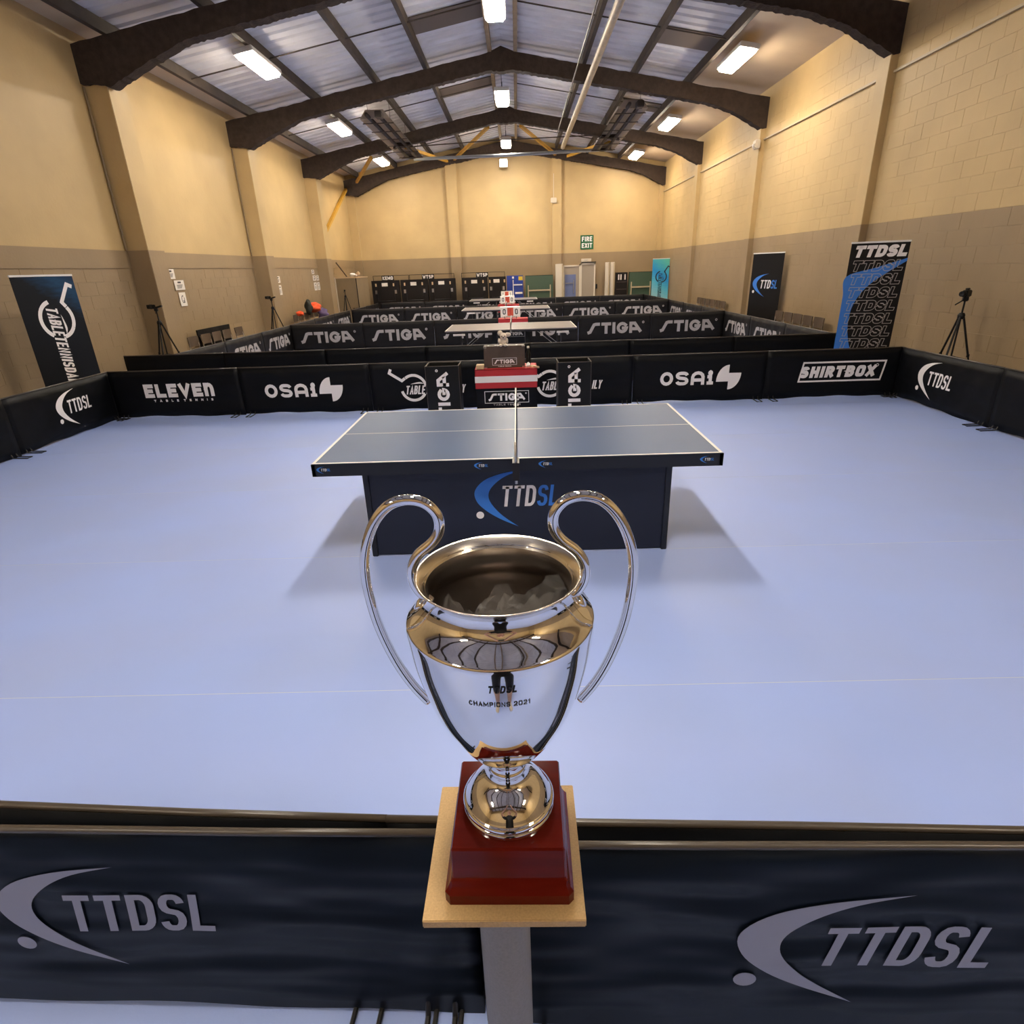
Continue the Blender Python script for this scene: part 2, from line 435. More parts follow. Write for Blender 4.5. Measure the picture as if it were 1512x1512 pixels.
# league crescent logo, in units where the crescent is ~1 high; origin its lower-left
def crescent_pts():
    outer = spline([(775,320),(700,331),(642,353),(611,388),(616,424),(645,456),(690,486),(745,512)], 5)
    inner = spline([(775,320),(722,335),(683,358),(657,388),(655,418),(674,450),(703,480),(745,512)], 5)
    g = lambda P: [((x-610)/192, (512-y)/192) for x, y in P]
    return g(outer), g(inner)
def logo_league(parts):  # returns dict of Flats
    d = {}
    A, B = crescent_pts()
    d['crescent'] = Flat().band(A, B)
    d['ball'] = Flat().disc((624-610)/192, (512-470)/192, .064)
    t1 = Flat(); W = t1.text('TTD', .365, .167, .053, .030, shear=.12, x0=.42, y0=.36)
    t2 = Flat(); t2.text('SL', .365, .167, .053, .030, shear=.12, x0=.42+W+.03, y0=.36)
    d['t1'] = t1; d['t2'] = t2
    return d
def league_one(scale, cx, cz):
    """single-colour version"""
    f = Flat(); d = logo_league(0)
    for k in d.values(): f.add(k.v, k.f)
    return f.scaled(scale, cx-scale*.72, cz-scale*.5)
def logo_stiga(h, reg=True):
    f = Flat(); t = h*.27
    W = f.text('sTIgv', h, h*.90, t, h*.13)
    if reg: f.add(*stroke(ring(10), .32, True), dx=W+h*.06, dy=h*.86, sc=h*.16)
    f.v = [(p[0]-W/2, p[1]-h/2) for p in f.v]
    return f
def logo_paddle(s):
    """paddle-ring logo with slanted lettering; s = ring diameter; origin at ring centre"""
    f = Flat(); r = .5
    f.line(arc(0,0,r*.92,r*.92,60,10,6), .10)                 # right shoulder of the ring
    f.line(arc(0,0,r*.92,r*.92,128,60,6)[:-1]+[arc(0,0,r*.92,r*.92,128,60,6)[-1]], .10)
    f.line(arc(0,0,r*.92,r*.92,195,330,14), .10)              # lower bowl
    f.line([(-.30,.36),(-.42,.27),(-.86,.56),(-.80,.70)], .10) # handle
    f.band(spline([(.42,.12),(.25,.21),(.0,.17),(-.12,.13)],4), spline([(.42,.14),(.25,.15),(.0,.14),(-.12,.13)],4))
    W = f.text('TABLETENNISDAILY', .32, .130, .052, .022, shear=.2, x0=-.33, y0=-.24)
    return f.scaled(s)
def logo_pin(s):
    f = Flat()
    f.poly([(0,-.17)]+[(x, y) for x, y in arc(0,-.17,.5,.67,90,180,10)])
    f.poly([(0,.17)]+[(x, y) for x, y in arc(0,.17,.5,.67,0,-90,10)])
    return f.scaled(s)

# ------------------------------------------------------------------ the hall
XL, XR, YF, YB = -7.187, 6.318, 28.21, -6.5
RX = -0.25
def rz(x): return 6.77-0.176*abs(x-RX)
FRAMES = [-4.7, 0.8, 6.3, 11.8, 17.3, 22.8, 28.05]

def structure():
    # floor: blue vinyl in welded strips
    fl = tag(MB().box(XL-.2, XR+.2, YB-.2, YF+.2, -.10, -.0006).build('floor', 'weld'), 'pale blue vinyl sports floor laid in wide welded strips', 'floor', kind='structure')
    y = -6.65; first = None
    while y < YF+.1:
        if first is None:
            first = MB().box(XL-.2, XR+.2, .0025, 1.4975, -.0006, 0).mesh('floor_sheet', 'floor_blue')
        o = link('floor_sheet', first, fl); o.location = (0, y, 0)
        y += 1.5
    # walls
    wl = tag(MB().box(XL-.25, XL, YB, YF, 0, 5.9).build('wall_left', 'wall'), 'side wall, cream above and grey blockwork below, with notices', 'wall', kind='structure')
    wr = tag(MB().box(XR, XR+.25, YB, YF, 0, 5.9).build('wall_right', 'wall'), 'side wall of painted blocks behind the two league banners', 'wall', kind='structure')
    poly = [(XL-.25,0),(XR+.25,0),(XR+.25,rz(XR)+.2),(RX,rz(RX)+.2),(XL-.25,rz(XL)+.2)]
    tag(MB().prism(poly, lambda x, z: (x, YF, z), lambda x, z: (x, YF+.25, z)).build('wall_far', 'wall_far'), 'gable end wall with the fire exit sign', 'wall', kind='structure')
    tag(MB().prism(poly, lambda x, z: (x, YB-.25, z), lambda x, z: (x, YB, z)).build('wall_back', 'wall_far'), 'gable wall behind the photographer', 'wall', kind='structure')
    # blocks
    def block_mesh(L, H, sx):
        m_ = MB(); c = .003; d = .004; g = .001
        v = [(0,g,g),(0,L-g,g),(0,L-g,H-g),(0,g,H-g),(sx*d,g+c,g+c),(sx*d,L-g-c,g+c),(sx*d,L-g-c,H-g-c),(sx*d,g+c,H-g-c)]
        m_.add(v, [(4,5,6,7),(0,1,5,4),(1,2,6,5),(2,3,7,6),(3,0,4,7)])
        return m_
    def course_wall(wall, x, sx, H, n_course, z_ind, y0, y1_ind, ztop_stuff):
        L = .45
        proto = block_mesh(L, H, sx).mesh('block', 'wall', fix=False)
        if sx < 0: proto.flip_normals()
        stuff = MB(); cnt = 0
        zi = 0; k = 0
        while zi < ztop_stuff-.02:
            yy = y0 - (L/2 if k % 2 else 0)
            while yy < YF-.1:
                dep = -random.choice((0, 0, 0, .0005, .001, .002, .003))
                if z_ind[0] <= k < z_ind[1] and yy < y1_ind and cnt < 300:
                    o = link('block', proto, wall); o.location = (x+sx*dep, yy, zi); cnt += 1
                elif yy+L < YF:
                    q = block_mesh(L, H, sx)
                    f = q.f if sx > 0 else [tuple(reversed(a)) for a in q.f]
                    stuff.add([(p[0]+x+sx*dep, p[1]+yy, p[2]+zi) for p in q.v], f)
                yy += L
            zi += H; k += 1
        s_ = stuff.build('blockwork', 'wall', wall, fix=False); s_['kind'] = 'stuff'
    course_wall(wl, XL, 1, .2146, 10, (3, 10), 6.6, 25.5, 2.146)
    course_wall(wr, XR, -1, .2226, 11, (3, 11), 6.6, 23.2, 5.4)
    # ledge crack line on the left wall
    tag(MB().box(XL, XL+.018, YB, YF, 2.152, 2.4486).build('trim_1', 'wall'), 'smooth grey painted band along the top of the left blockwork', 'trim', kind='structure')
    # pilasters
    for i, fy in enumerate(FRAMES[:-1]):
        tag(MB().box(XL-.05, XL+.40, fy-.05, fy+.5, 0, 4.99).build('pilaster', 'wall', bevel=.008), 'painted pier on the side wall with the notices, carrying a roof frame', 'pilaster', group='piers along the notice wall', kind='structure')
        tag(MB().box(XR-.13, XR+.05, fy-.1, fy+.25, 0, 4.95).build('pilaster', 'wall', bevel=.008), 'shallow painted pier on the block wall behind the league banners', 'pilaster', group='piers along the banner wall', kind='structure')
    for x0, x1, zt in ((-2.90, -2.44, 6.1), (1.58, 1.98, 6.1), (XL-.02, XL+.35, 5.35), (XR-.2, XR+.02, 5.35)):
        tag(MB().box(x0, x1, YF-.16, YF+.05, 0, zt).build('pilaster', 'wall', bevel=.008), 'painted pier on the gable end wall', 'pilaster', group='piers on the end wall', kind='structure')
    # roof frames
    for fy in FRAMES:
        top = [(XL, rz(XL)-.02), (RX-.35, rz(RX-.35)), (RX, rz(RX)+.07), (RX+.35, rz(RX+.35)), (XR, rz(XR)-.02)]
        bot_r = [(XR, 4.95), (XR-.10, 4.93), (5.44, 5.33), (4.8, 5.53), (4.2, 5.635), (RX+.3, rz(RX+.3)-.36), (RX, rz(RX)-.44)]
        bot_l = [(RX-.3, rz(RX-.3)-.36), (-4.65, 5.64), (-5.3, 5.52), (-6.0, 5.24), (-6.69, 4.93), (XL+.3, 4.97), (XL, 4.99)]
        low = bot_r+bot_l
        # ragged sprayed lower edge
        low2 = []
        for a, b in zip(low[:-1], low[1:]):
            n = max(1, int(math.hypot(b[0]-a[0], b[1]-a[1])/.055))
            for j in range(n):
                t = j/n; jit = random.uniform(-.011, .011) if j else 0
                low2.append((a[0]+(b[0]-a[0])*t, a[1]+(b[1]-a[1])*t+jit))
        low2.append(low[-1])
        t2 = []
        for a, b in zip(top[:-1], top[1:]):
            n = max(1, int(math.hypot(b[0]-a[0], b[1]-a[1])/.18))
            for j in range(n):
                t = j/n; t2.append((a[0]+(b[0]-a[0])*t, a[1]+(b[1]-a[1])*t+(random.uniform(-.012, .012) if j else 0)))
        t2.append(top[-1])
        poly = t2+low2
        hw = .12
        tag(MB().prism(poly, lambda x, z: (x, fy-hw, z), lambda x, z: (x, fy+hw, z)).build('roof_frame', 'spray_brown', bevel=0), 'dark brown sprayed steel portal frame spanning the roof', 'roof frame', group='portal frames', kind='structure')
    # purlins
    PX = [-6.62, -4.95, -3.37, -2.10, -.52, .10, 1.76, 3.03, 4.36]
    for px in PX:
        ridge = px in (-.52, .10)
        z0 = rz(px)+.0
        tag(MB().box(px-.045, px+.045, YB, YF, z0+.005, z0+.20).build('purlin', 'ridge_purlin' if ridge else 'purlin'),
            'tan purlin running beside the ridge' if ridge else 'dark roof purlin running the length of the hall', 'purlin', group='ridge purlins' if ridge else 'roof purlins', kind='structure')
    # roof: corrugated sheets between purlins, per bay
    ce = thing('ceiling', 'pitched roof of grey corrugated sheets and beige lining boards', 'ceiling', kind='structure')
    edges = [XL-.2]+PX[:4]+[RX]+PX[6:]+[XR+.2]
    bays = [(a, b) for a, b in zip([YB]+FRAMES[:-1], FRAMES[:-1]+[YF])]
    for xa, xb in zip(edges[:-1], edges[1:]):
        lining = xa < XL or xb > XR
        for ya, yb in bays:
            if yb-ya < .3: continue
            m_ = MB()
            if lining:
                m_.add([(xa,ya,rz(xa)+.19),(xb,ya,rz(xb)+.19),(xb,yb,rz(xb)+.19),(xa,yb,rz(xa)+.19),(xa,ya,rz(xa)+.23),(xb,ya,rz(xb)+.23),(xb,yb,rz(xb)+.23),(xa,yb,rz(xa)+.23)],
                       [(3,2,1,0),(4,5,6,7),(0,1,5,4),(1,2,6,5),(2,3,7,6),(3,0,4,7)])
                m_.build('lining_board', 'lining', ce)
            else:
                n = max(2, round((yb-ya)/.34)); p = (yb-ya)/n; prof = []
                for i in range(n):
                    y_ = ya+i*p
                    prof += [(y_, .20), (y_+p*.62, .20), (y_+p*.72, .238), (y_+p*.90, .238)]
                prof.append((yb, .20))
                k = len(prof)
                v = [(xa, y_, rz(xa)+h) for y_, h in prof]+[(xb, y_, rz(xb)+h) for y_, h in prof]
                m_.add(v, [(i, i+1, k+i+1, k+i) for i in range(k-1)])
                m_.build('roof_sheet', 'sheet', ce, fix=False)
    cov = MB()
    cov.prism([(XL-.3, rz(XL-.3)+.26), (RX, rz(RX)+.30), (XR+.3, rz(XR+.3)+.26), (XR+.3, rz(XR+.3)+.4), (RX, rz(RX)+.45), (XL-.3, rz(XL-.3)+.4)],
              lambda x, z: (x, YB-.3, z), lambda x, z: (x, YF+.3, z))
    cov.build('outer_roof', 'skylight_dark', ce)
    # blanked roof lights
    for (xa, xb, yc) in ((-2.05, -.57, 15.1), (3.08, 4.31, 15.2), (-2.05, -.57, 20.2), (3.08, 4.31, 20.6), (-2.05, -.57, 9.6), (3.08, 4.31, 9.7)):
        d = .17
        v = [(xa, yc-.45, rz(xa)+d), (xb, yc-.45, rz(xb)+d), (xb, yc+.45, rz(xb)+d), (xa, yc+.45, rz(xa)+d)]
        v += [(x, y_, z+.02) for x, y_, z in v]
        MB().add(v, [(0,1,2,3),(7,6,5,4),(0,4,5,1),(1,5,6,2),(2,6,7,3),(3,7,4,0)]).build('rooflight_cover', 'skylight_dark', ce)
    # sag rods
    for yc in (9.0, 14.45, 20.0, 25.4):
        for a, b in ((-6.62, RX-.3), (RX+.35, 4.36)):
            tag(MB().tube([(a, yc, rz(a)+.06), (b, yc+.05, rz(b)+.06)], .014, 6).build('sag_rod', 'purlin'), 'thin dark tie rod between the roof purlins', 'tie rod', group='sag rods', kind='structure')
    # yellow bracing in the last bay
    for i, (a, b) in enumerate((((-6.55, 27.6, 5.42), (-5.05, 23.9, 5.70)), ((-3.75, 23.6, 5.92), (-2.75, 27.7, 6.06)), ((-2.45, 27.7, 6.12), (-.85, 23.4, 6.38)),
                 ((.25, 23.4, 6.38), (1.7, 27.8, 6.18)), ((2.2, 27.7, 6.08), (3.35, 23.8, 5.90)))):
        tag(MB().bar(a, b, .09, .09).build('roof_brace', 'yellow_steel'), 'yellow steel roof brace near the gable end', 'brace', group='yellow roof braces', kind='structure')
    tag(MB().bar((XL+.08, 24.2, 3.42), (XL+.08, 27.9, 5.2), .1, .1).build('wall_brace', 'yellow_steel'), 'yellow steel brace slanting up the side wall by the end wall', 'brace', kind='structure')
    tag(MB().tube([(-4.4, 23.0, 5.80), (-.4, 23.0, 5.92), (3.6, 23.0, 5.96)], .018, 6).build('tie_rod', 'purlin'), 'long thin dark rod across the hall below the roof', 'tie rod', kind='structure')
structure()

# ------------------------------------------------------------------ lamps
LAMP_ME = {}
def lamp_meshes():
    LAMP_ME['h'] = MB().box(-.20, .20, -.76, .76, 0, .09).mesh('housing', 'lamp_body', bevel=.012)
    m_ = MB().box(-.17, .17, -.70, .70, -.055, .0)
    LAMP_ME['d'] = m_.mesh('diffuser', 'lamp_glow', bevel=.03); LAMP_ME['s'] = m_.mesh('diffuser', 'lamp_glow_side', bevel=.03)
    LAMP_ME['r'] = MB().tube([(0,0,.09),(0,0,.50)], .008, 6).mesh('hanger', 'dark_steel')
lamp_meshes()
def lamp(x, y, z, label, group, tilt=0.0, hang=False):
    t = thing('ceiling_lamp', label, 'lamp', (x, y, z), 0, group)
    t.rotation_euler = (0, tilt, 0)
    link('housing', LAMP_ME['h'], t); link('diffuser', LAMP_ME['d' if hang else 's'], t)
    for yy in ((-.5, .5) if hang else ()): link('hanger', LAMP_ME['r'], t).location = (0, yy, 0)
    return t
ORD = ['first', 'second', 'third', 'fourth', 'fifth', 'sixth', 'seventh']
for i, y in enumerate((25.7, 20.0, 14.2, -3.2)):
    lamp(-5.05, y, rz(-5.05)-.09, '%s strip lamp from the end wall, under the roof on the notice wall side' % ORD[i], 'lamps over the notice wall side', -.17)
for i, y in enumerate((26.2, 20.9, 15.0, -2.7)):
    lamp(4.72, y, rz(4.72)-.09, '%s strip lamp from the end wall, under the roof on the banner wall side' % ORD[i], 'lamps over the banner side', .17)
for i, y in enumerate((25.5, 19.2, 12.95, 6.7, .9)):
    lamp(-.28, y, 6.24, '%s strip lamp from the end wall, hung beneath the ridge' % ORD[i], 'lamps along the ridge', 0, True)
t = thing('bulkhead_lamp', 'small bright lamp on the end wall just below the ridge lamp', 'lamp', (-.44, 27.9, 5.80))
MB().box(-.17, .17, 0, .16, 0, .30).build('housing', 'lamp_body', t, bevel=.01)
MB().box(-.15, .15, -.05, 0, .02, .28).build('diffuser', 'lamp_glow_dim', t, bevel=.015)

# ------------------------------------------------------------------ services under the roof
def heater(x, label, y0=18.4, y1=24.55, z=5.72):
    t = thing('radiant_heater', label, 'heater', (x, 0, z))
    prof = [(-.40,0),(-.24,.20),(.24,.20),(.40,0)]
    m_ = MB(); k = 4
    v = [(p[0], y0, p[1]) for p in prof]+[(p[0], y1, p[1]) for p in prof]+[(p[0]*.97, y0, p[1]-.015) for p in prof]+[(p[0]*.97, y1, p[1]-.015) for p in prof]
    f = []
    for i in range(3): f += [(i, i+1, 4+i+1, 4+i), (8+i, 12+i, 12+i+1, 8+i+1)]
    m_.add(v, f).build('reflector', 'heater_hood', t, fix=False)
    for yy in (y0, y1):
        MB().prism(prof, lambda a, b: (a, yy-.01, b), lambda a, b: (a, yy+.01, b)).build('end_plate', 'heater_hood', t)
    MB().tube([(-.15, y0-.35, .03), (-.15, y1-.2, .03)]+[(-.15*math.cos(a), y1-.2+.15*math.sin(a), .03) for a in (.5, 1.05, 1.57, 2.1, 2.65)]+[(.15, y1-.2, .03), (.15, y0+.1, .03)], .05, 8).build('burner_tube', 'heater_dark', t, smooth=True)
    for i in range(6):
        yy = y0+.4+i*(y1-y0-.8)/5
        MB().bar((-.42, yy, -.03), (.42, yy, -.03), .03, .02).build('bracket', 'heater_dark', t)
    for yy in (y0+.6, (y0+y1)/2, y1-.6):
        for sx in (-.3, .3):
            MB().tube([(sx, yy, .12), (sx, yy, .55)], .006, 5).build('chain', 'dark_steel', t)
    MB().box(.06, .24, y0-.30, y0-.02, -.03, .12).build('burner_box', 'heater_dark', t, bevel=.015)
heater(-3.68, 'long overhead radiant heater hung on the notice wall side of the roof')
heater(3.18, 'long overhead radiant heater hung on the banner side of the roof')
tag(MB().tube([(1.80, -6, 5.90), (1.80, 12, 5.90), (1.78, 24.6, 5.90)], .075, 14).build('flue_duct', 'galv', smooth=True), 'galvanised round duct running lengthwise under the roof', 'duct')
tag(MB().tube([(-3.7, 24.95, 5.76), (-.3, 24.95, 5.77), (3.2, 24.9, 5.82)], .055, 12).build('flue_duct', 'bluegrey_pipe', smooth=True), 'blue-grey pipe crossing the hall between the two heaters', 'pipe')
tag(MB().tube([(1.46, -6, 6.02), (1.46, 22.6, 6.0)], .018, 6).build('conduit', 'dark_steel'), 'thin dark conduit beside the round roof duct', 'conduit')
tag(MB().box(XR-.045, XR-.012, 5, YF, 4.69, 4.725).build('cable_trunking', 'beige_metal'), 'thin cable trunking along the banner side wall below the eaves', 'trunking')
tag(MB().tube([(XL+.03, 11.70, 4.95), (XL+.03, 11.70, 2.45)], .02, 8).build('conduit', 'box_board'), 'brown conduit in the corner of the first pier on the notice wall', 'conduit')
tag(MB().tube([(XL+.03, 17.20, 4.95), (XL+.03, 17.20, 2.45)], .018, 8).build('conduit', 'box_board'), 'brown conduit in the corner of the second pier on the notice wall', 'conduit')
t = thing('alarm_sounder', 'small white alarm box on the end wall pier', 'alarm', (1.64, YF-.17, 4.42))
MB().box(-.13, .13, -.10, 0, 0, .20).build('housing', 'white_paint', t, bevel=.02)
MB().tube([(0, -.03, .2), (0, -.03, 1.1)], .012, 6).build('cable_drop', 'white_paint', t)
t = thing('alarm_sounder', 'small white alarm box below the roof frame on the banner side wall', 'alarm', (XR-.14, 17.2, 4.50))
MB().box(-.12, 0, -.12, .12, 0, .20).build('housing', 'white_paint', t, bevel=.02)
MB().box(-.15, -.12, -.06, .06, .04, .12).build('lens', 'paper', t, bevel=.008)

# ------------------------------------------------------------------ court barriers
BL, BH = 1.94, .70
def wob(seed):
    r = random.Random(seed); ph = [r.uniform(0, 6.28) for _ in range(6)]; am = [r.uniform(.4, 1) for _ in range(6)]
    def fn(x, z):
        e = min(1, (BL/2-abs(x))*8); q = z/BH; band = math.sin(PI*min(1, max(0, q)))
        return e*band*(.006*am[0]*math.sin(3.1*x+ph[0])+.004*am[1]*math.sin(7*x+4*z+ph[1])+.003*am[2]*math.sin(13*x-9*z+ph[2])) + .003*am[3]*math.sin(9*z+2*x+ph[3])*e
    return fn
def barrier_cover(fab, wf, seed, nx=26, nz=7):
    m_ = MB(); r = random.Random(seed); ph = r.uniform(0, 6)
    for side in (-1, 1):
        o = len(m_.v)
        for j in range(nz+1):
            for i in range(nx+1):
                x = -BL/2+BL*i/nx; z = .006+(BH-.012)*j/nz
                if j == 0: z += .010*math.sin(3*x+ph)+.006*math.sin(11*x)+.006
                th = .013 if j < nz else .006
                m_.v.append((x, side*th+(wf(x, z) if j < nz else 0), z))
        for j in range(nz):
            for i in range(nx):
                a = o+j*(nx+1)+i; q = (a, a+1, a+nx+2, a+nx+1)
                m_.f.append(q if side < 0 else tuple(reversed(q)))
    n1 = (nx+1)*(nz+1)
    def edge(idx):
        for a, b in zip(idx[:-1], idx[1:]): m_.f.append((a, b, b+n1, a+n1))
    edge([j*(nx+1) for j in range(nz+1)]); edge([j*(nx+1)+nx for j in range(nz+1)]); edge(list(range(nx+1))); edge([nz*(nx+1)+i for i in range(nx+1)])
    return m_.mesh('cover', fab, smooth=True)
def barrier_foot():
    m_ = MB()
    m_.tube([(-.035,-.01,.05),(-.035,-.03,.012),(-.035,-.20,.008),(.035,-.20,.008),(.035,-.03,.012),(.035,-.01,.05)], .007, 6)
    m_.tube([(-.035,.01,.05),(-.035,.03,.012),(-.035,.20,.008),(.035,.20,.008),(.035,.03,.012),(.035,.01,.05)], .007, 6)
    return m_.mesh('foot', 'dark_steel')
FOOT = barrier_foot()
RAIL = {k: MB().tube([(-BL/2, 0, BH-.004), (-BL/4, 0, BH-.006), (0, 0, BH-.004), (BL/4, 0, BH-.007), (BL/2, 0, BH-.004)], .0095, 8).mesh('top_rail', k, smooth=True) for k in ('black_fabric', 'rail_fabric_lit')}
COVERS = {}
def cover(fab, seed):
    if (fab, seed) not in COVERS: COVERS[(fab, seed)] = barrier_cover(fab, wob(seed), seed)
    return COVERS[(fab, seed)]
PRINTS = {}
def barrier(x, y, ang, fab, seed, label, group=None, prints=(), z=0, rail='rail_fabric_lit', length=BL, foot_len=1.0):
    """front face looks along local -Y; prints: list of (key, flat builder, material)"""
    t = thing('court_barrier', label, 'barrier', (x, y, z), ang, group)
    t.scale = (length/BL, 1, 1)
    c = link('cover', cover(fab, seed), t)
    link('top_rail', RAIL[rail], t)
    for sx in (-.86, .86):
        o = link('foot', FOOT, t); o.location = (sx*BL/1.94, 0, 0); o.scale = (1, foot_len, 1)
    wf = wob(seed)
    for key, fl, mt in prints:
        k = (key, seed, mt)
        if k not in PRINTS: PRINTS[k] = fl().mesh('logo', mt, lambda u, v: (u, -.0175+wf(u, v), v), cuts=.08)
        link('logo', PRINTS[k], t)
    return t

def p_stiga(): return logo_stiga(.29).scaled(1, 0, .36)
def p_stiga_big(): return logo_stiga(.25).scaled(1, 0, .36)
def p_eleven():
    f = Flat(); W = f.text('ELEVEn', .20, .165, .056, .028); f.v = [(p[0]-W/2, p[1]+.30) for p in f.v]
    g = Flat(); w2 = g.text('TABLE TENNIS', .034, .032, .010, .056)
    f.add(g.v, g.f, dx=-w2/2+.04, dy=.235); return f
def p_osai():
    f = Flat(); W = f.text('oSai', .20, .19, .047, .035); f.v = [(p[0]-.60, p[1]+.245) for p in f.v]
    q = logo_pin(.36); return f.add(q.v, q.f, dx=.40, dy=.345)
def p_paddle():
    q = logo_paddle(.40); return Flat().add(q.v, q.f, dx=-.25, dy=.33)
def p_shirt():
    f = Flat(); W = f.text('SHIRTBOX', .165, .125, .05, .022, shear=.14); f.v = [(p[0]-W/2-.02, p[1]+.295) for p in f.v]
    f.rect_frame(-.60, .58, .245, .515, .024, .16); f.add(*stroke(ring(10), .25, True), dx=.53, dy=.44, sc=.035); return f
def p_league(): return league_one(.46, 0, .355)
def p_league_near(): return league_one(.42, 0, .36)

# near side: two rows back to back, in front of and behind the cup
def near_row():
    def seg(xa, ya, xb, yb, **k):
        L = math.hypot(xb-xa, yb-ya); return barrier((xa+xb)/2, (ya+yb)/2, math.atan2(yb-ya, xb-xa), length=L, **k)
    seg(-2.24, 1.045, -.145, .985, fab='navy_fabric', seed=3, label='navy barrier panel with pale league crescent, standing beside the cup on the notice wall side', prints=[('lgA', lambda: league_one(.385, .08, .392), 'print_lilac')], group=None)
    seg(-.135, .955, 1.95, .915, fab='navy_fabric', seed=5, foot_len=.5, label='navy barrier panel with pale league crescent, standing beside the cup on the banner wall side', prints=[('lgB', lambda: league_one(.42, -.075, .348), 'print_lilac')])
    seg(-2.4, 1.152, -.354, 1.0285, fab='black_fabric', seed=6, label='black barrier panel close behind the navy one, on the notice wall side of the cup')
    seg(-.355, 1.028, 1.62, .953, fab='black_fabric', seed=7, label='black barrier panel close behind the navy one, on the banner wall side of the cup')
near_row()
# far side of the first court
X0, PL = -6.117, 1.9465
FB = [('ELEVEN row', p_eleven, 'black barrier panel with heavy white lettering and a thin wide-spaced line under it'),
      ('osai1', p_osai, 'black barrier panel with white rounded lettering and pinwheel disc, next to the heavy-lettered panel'),
      ('pad1', p_paddle, 'black barrier panel with white paddle ring logo behind the towel box nearer the notice wall'),
      ('pad2', p_paddle, 'black barrier panel with white paddle ring logo behind the towel box nearer the banner wall'),
      ('osai2', p_osai, 'black barrier panel with white rounded lettering and pinwheel disc, next to the boxed-word panel'),
      ('shirt', p_shirt, 'black barrier panel with white slanted word inside a slanted white frame')]
DX = [.04, -.02, -.08, .0, .03, .08]
for i, (k, fn, lab) in enumerate(FB):
    barrier(X0+PL*(i+.5), 8.75, 0, 'black_fabric', 11+i % 3, lab, None, [(k, (lambda fn=fn, i=i: fn().scaled(1, DX[i], 0)), 'print_white')])
# sides of the first court
for i in range(4):
    yc = 8.775-PL*(i+.5)
    barrier(5.54, yc, -PI/2, 'black_fabric', 11+i % 2,
            ['black barrier panel with white league crescent, joining the boxed-word panel at the court corner', 'black barrier panel with white league crescent, second along from the boxed-word panel', 'black barrier panel with white league crescent, third along from the boxed-word panel', 'black barrier panel with white league crescent, last on the banner side of the court'][i],
            None, [('lgR', (lambda: league_one(.50, -.10, .355)), 'print_white')])
    barrier(-6.13, yc, PI/2, 'black_fabric', 12+i % 2,
            ['black barrier panel with white league crescent, joining the heavy-lettered panel at the court corner', 'black barrier panel with white league crescent, second along from the heavy-lettered panel', 'black barrier panel with white league crescent, third along from the heavy-lettered panel', 'black barrier panel with white league crescent, last on the notice wall side of the court'][i],
            None, [('lgL', (lambda: league_one(.48, .12, .365)), 'print_white')])
# row on the other side of the aisle, seen from behind
for i in range(7):
    xa = -7.06+i*1.805
    barrier(xa+.90, 10.66-.03*(i % 2), PI, 'black_fabric', 11+i % 3, 'plain black barrier panel, %s from the notice wall in the row across the aisle' % ORD[i], 'plain barrier row beyond the aisle', length=1.812)
# rows with grey lettering
for r, (y, xa, g, lab) in enumerate(((16.42, -6.15, 'lettered row behind the second table', 'black grey-lettered barrier panel, %s from the notice wall in the row behind the second table'),
                          (22.55, -6.1, 'lettered row behind the third table', 'black grey-lettered barrier panel, %s from the notice wall in the row behind the third table'),
                          (27.05, -6.0, 'lettered row behind the fourth table', 'black grey-lettered barrier panel, %s from the notice wall in the row behind the last table'))):
    n = 6; L = (5.488-xa)/n
    for i in range(n):
        barrier(xa+L*(i+.5), y, 0, 'stiga_fabric', 11+(i+r) % 3, lab % ORD[i], g, [('stiga', p_stiga, 'print_grey')], length=L-.005)
for (ya, yb, nm) in ((10.68, 16.445, 'second'), (16.45, 22.57, 'third'), (22.58, 27.06, 'fourth')):
    n = round((yb-ya)/1.9); L = (yb-ya)/n
    for i in range(n):
        barrier(-6.163 if nm != 'fourth' else -6.10, ya+L*(i+.5), PI/2, 'stiga_fabric', 11+i % 3, 'black grey-lettered barrier panel, %s along the notice wall side of the %s court' % (ORD[i], nm), 'notice wall side of the %s court' % nm, [('stiga', p_stiga, 'print_grey')], length=L-.005)
        barrier(5.50, ya+L*(i+.5), -PI/2, 'stiga_fabric', 11+(i+1) % 3, 'black grey-lettered barrier panel, %s along the banner wall side of the %s court' % (ORD[i], nm), 'banner wall side of the %s court' % nm, [('stiga', p_stiga, 'print_grey')], length=L-.005)

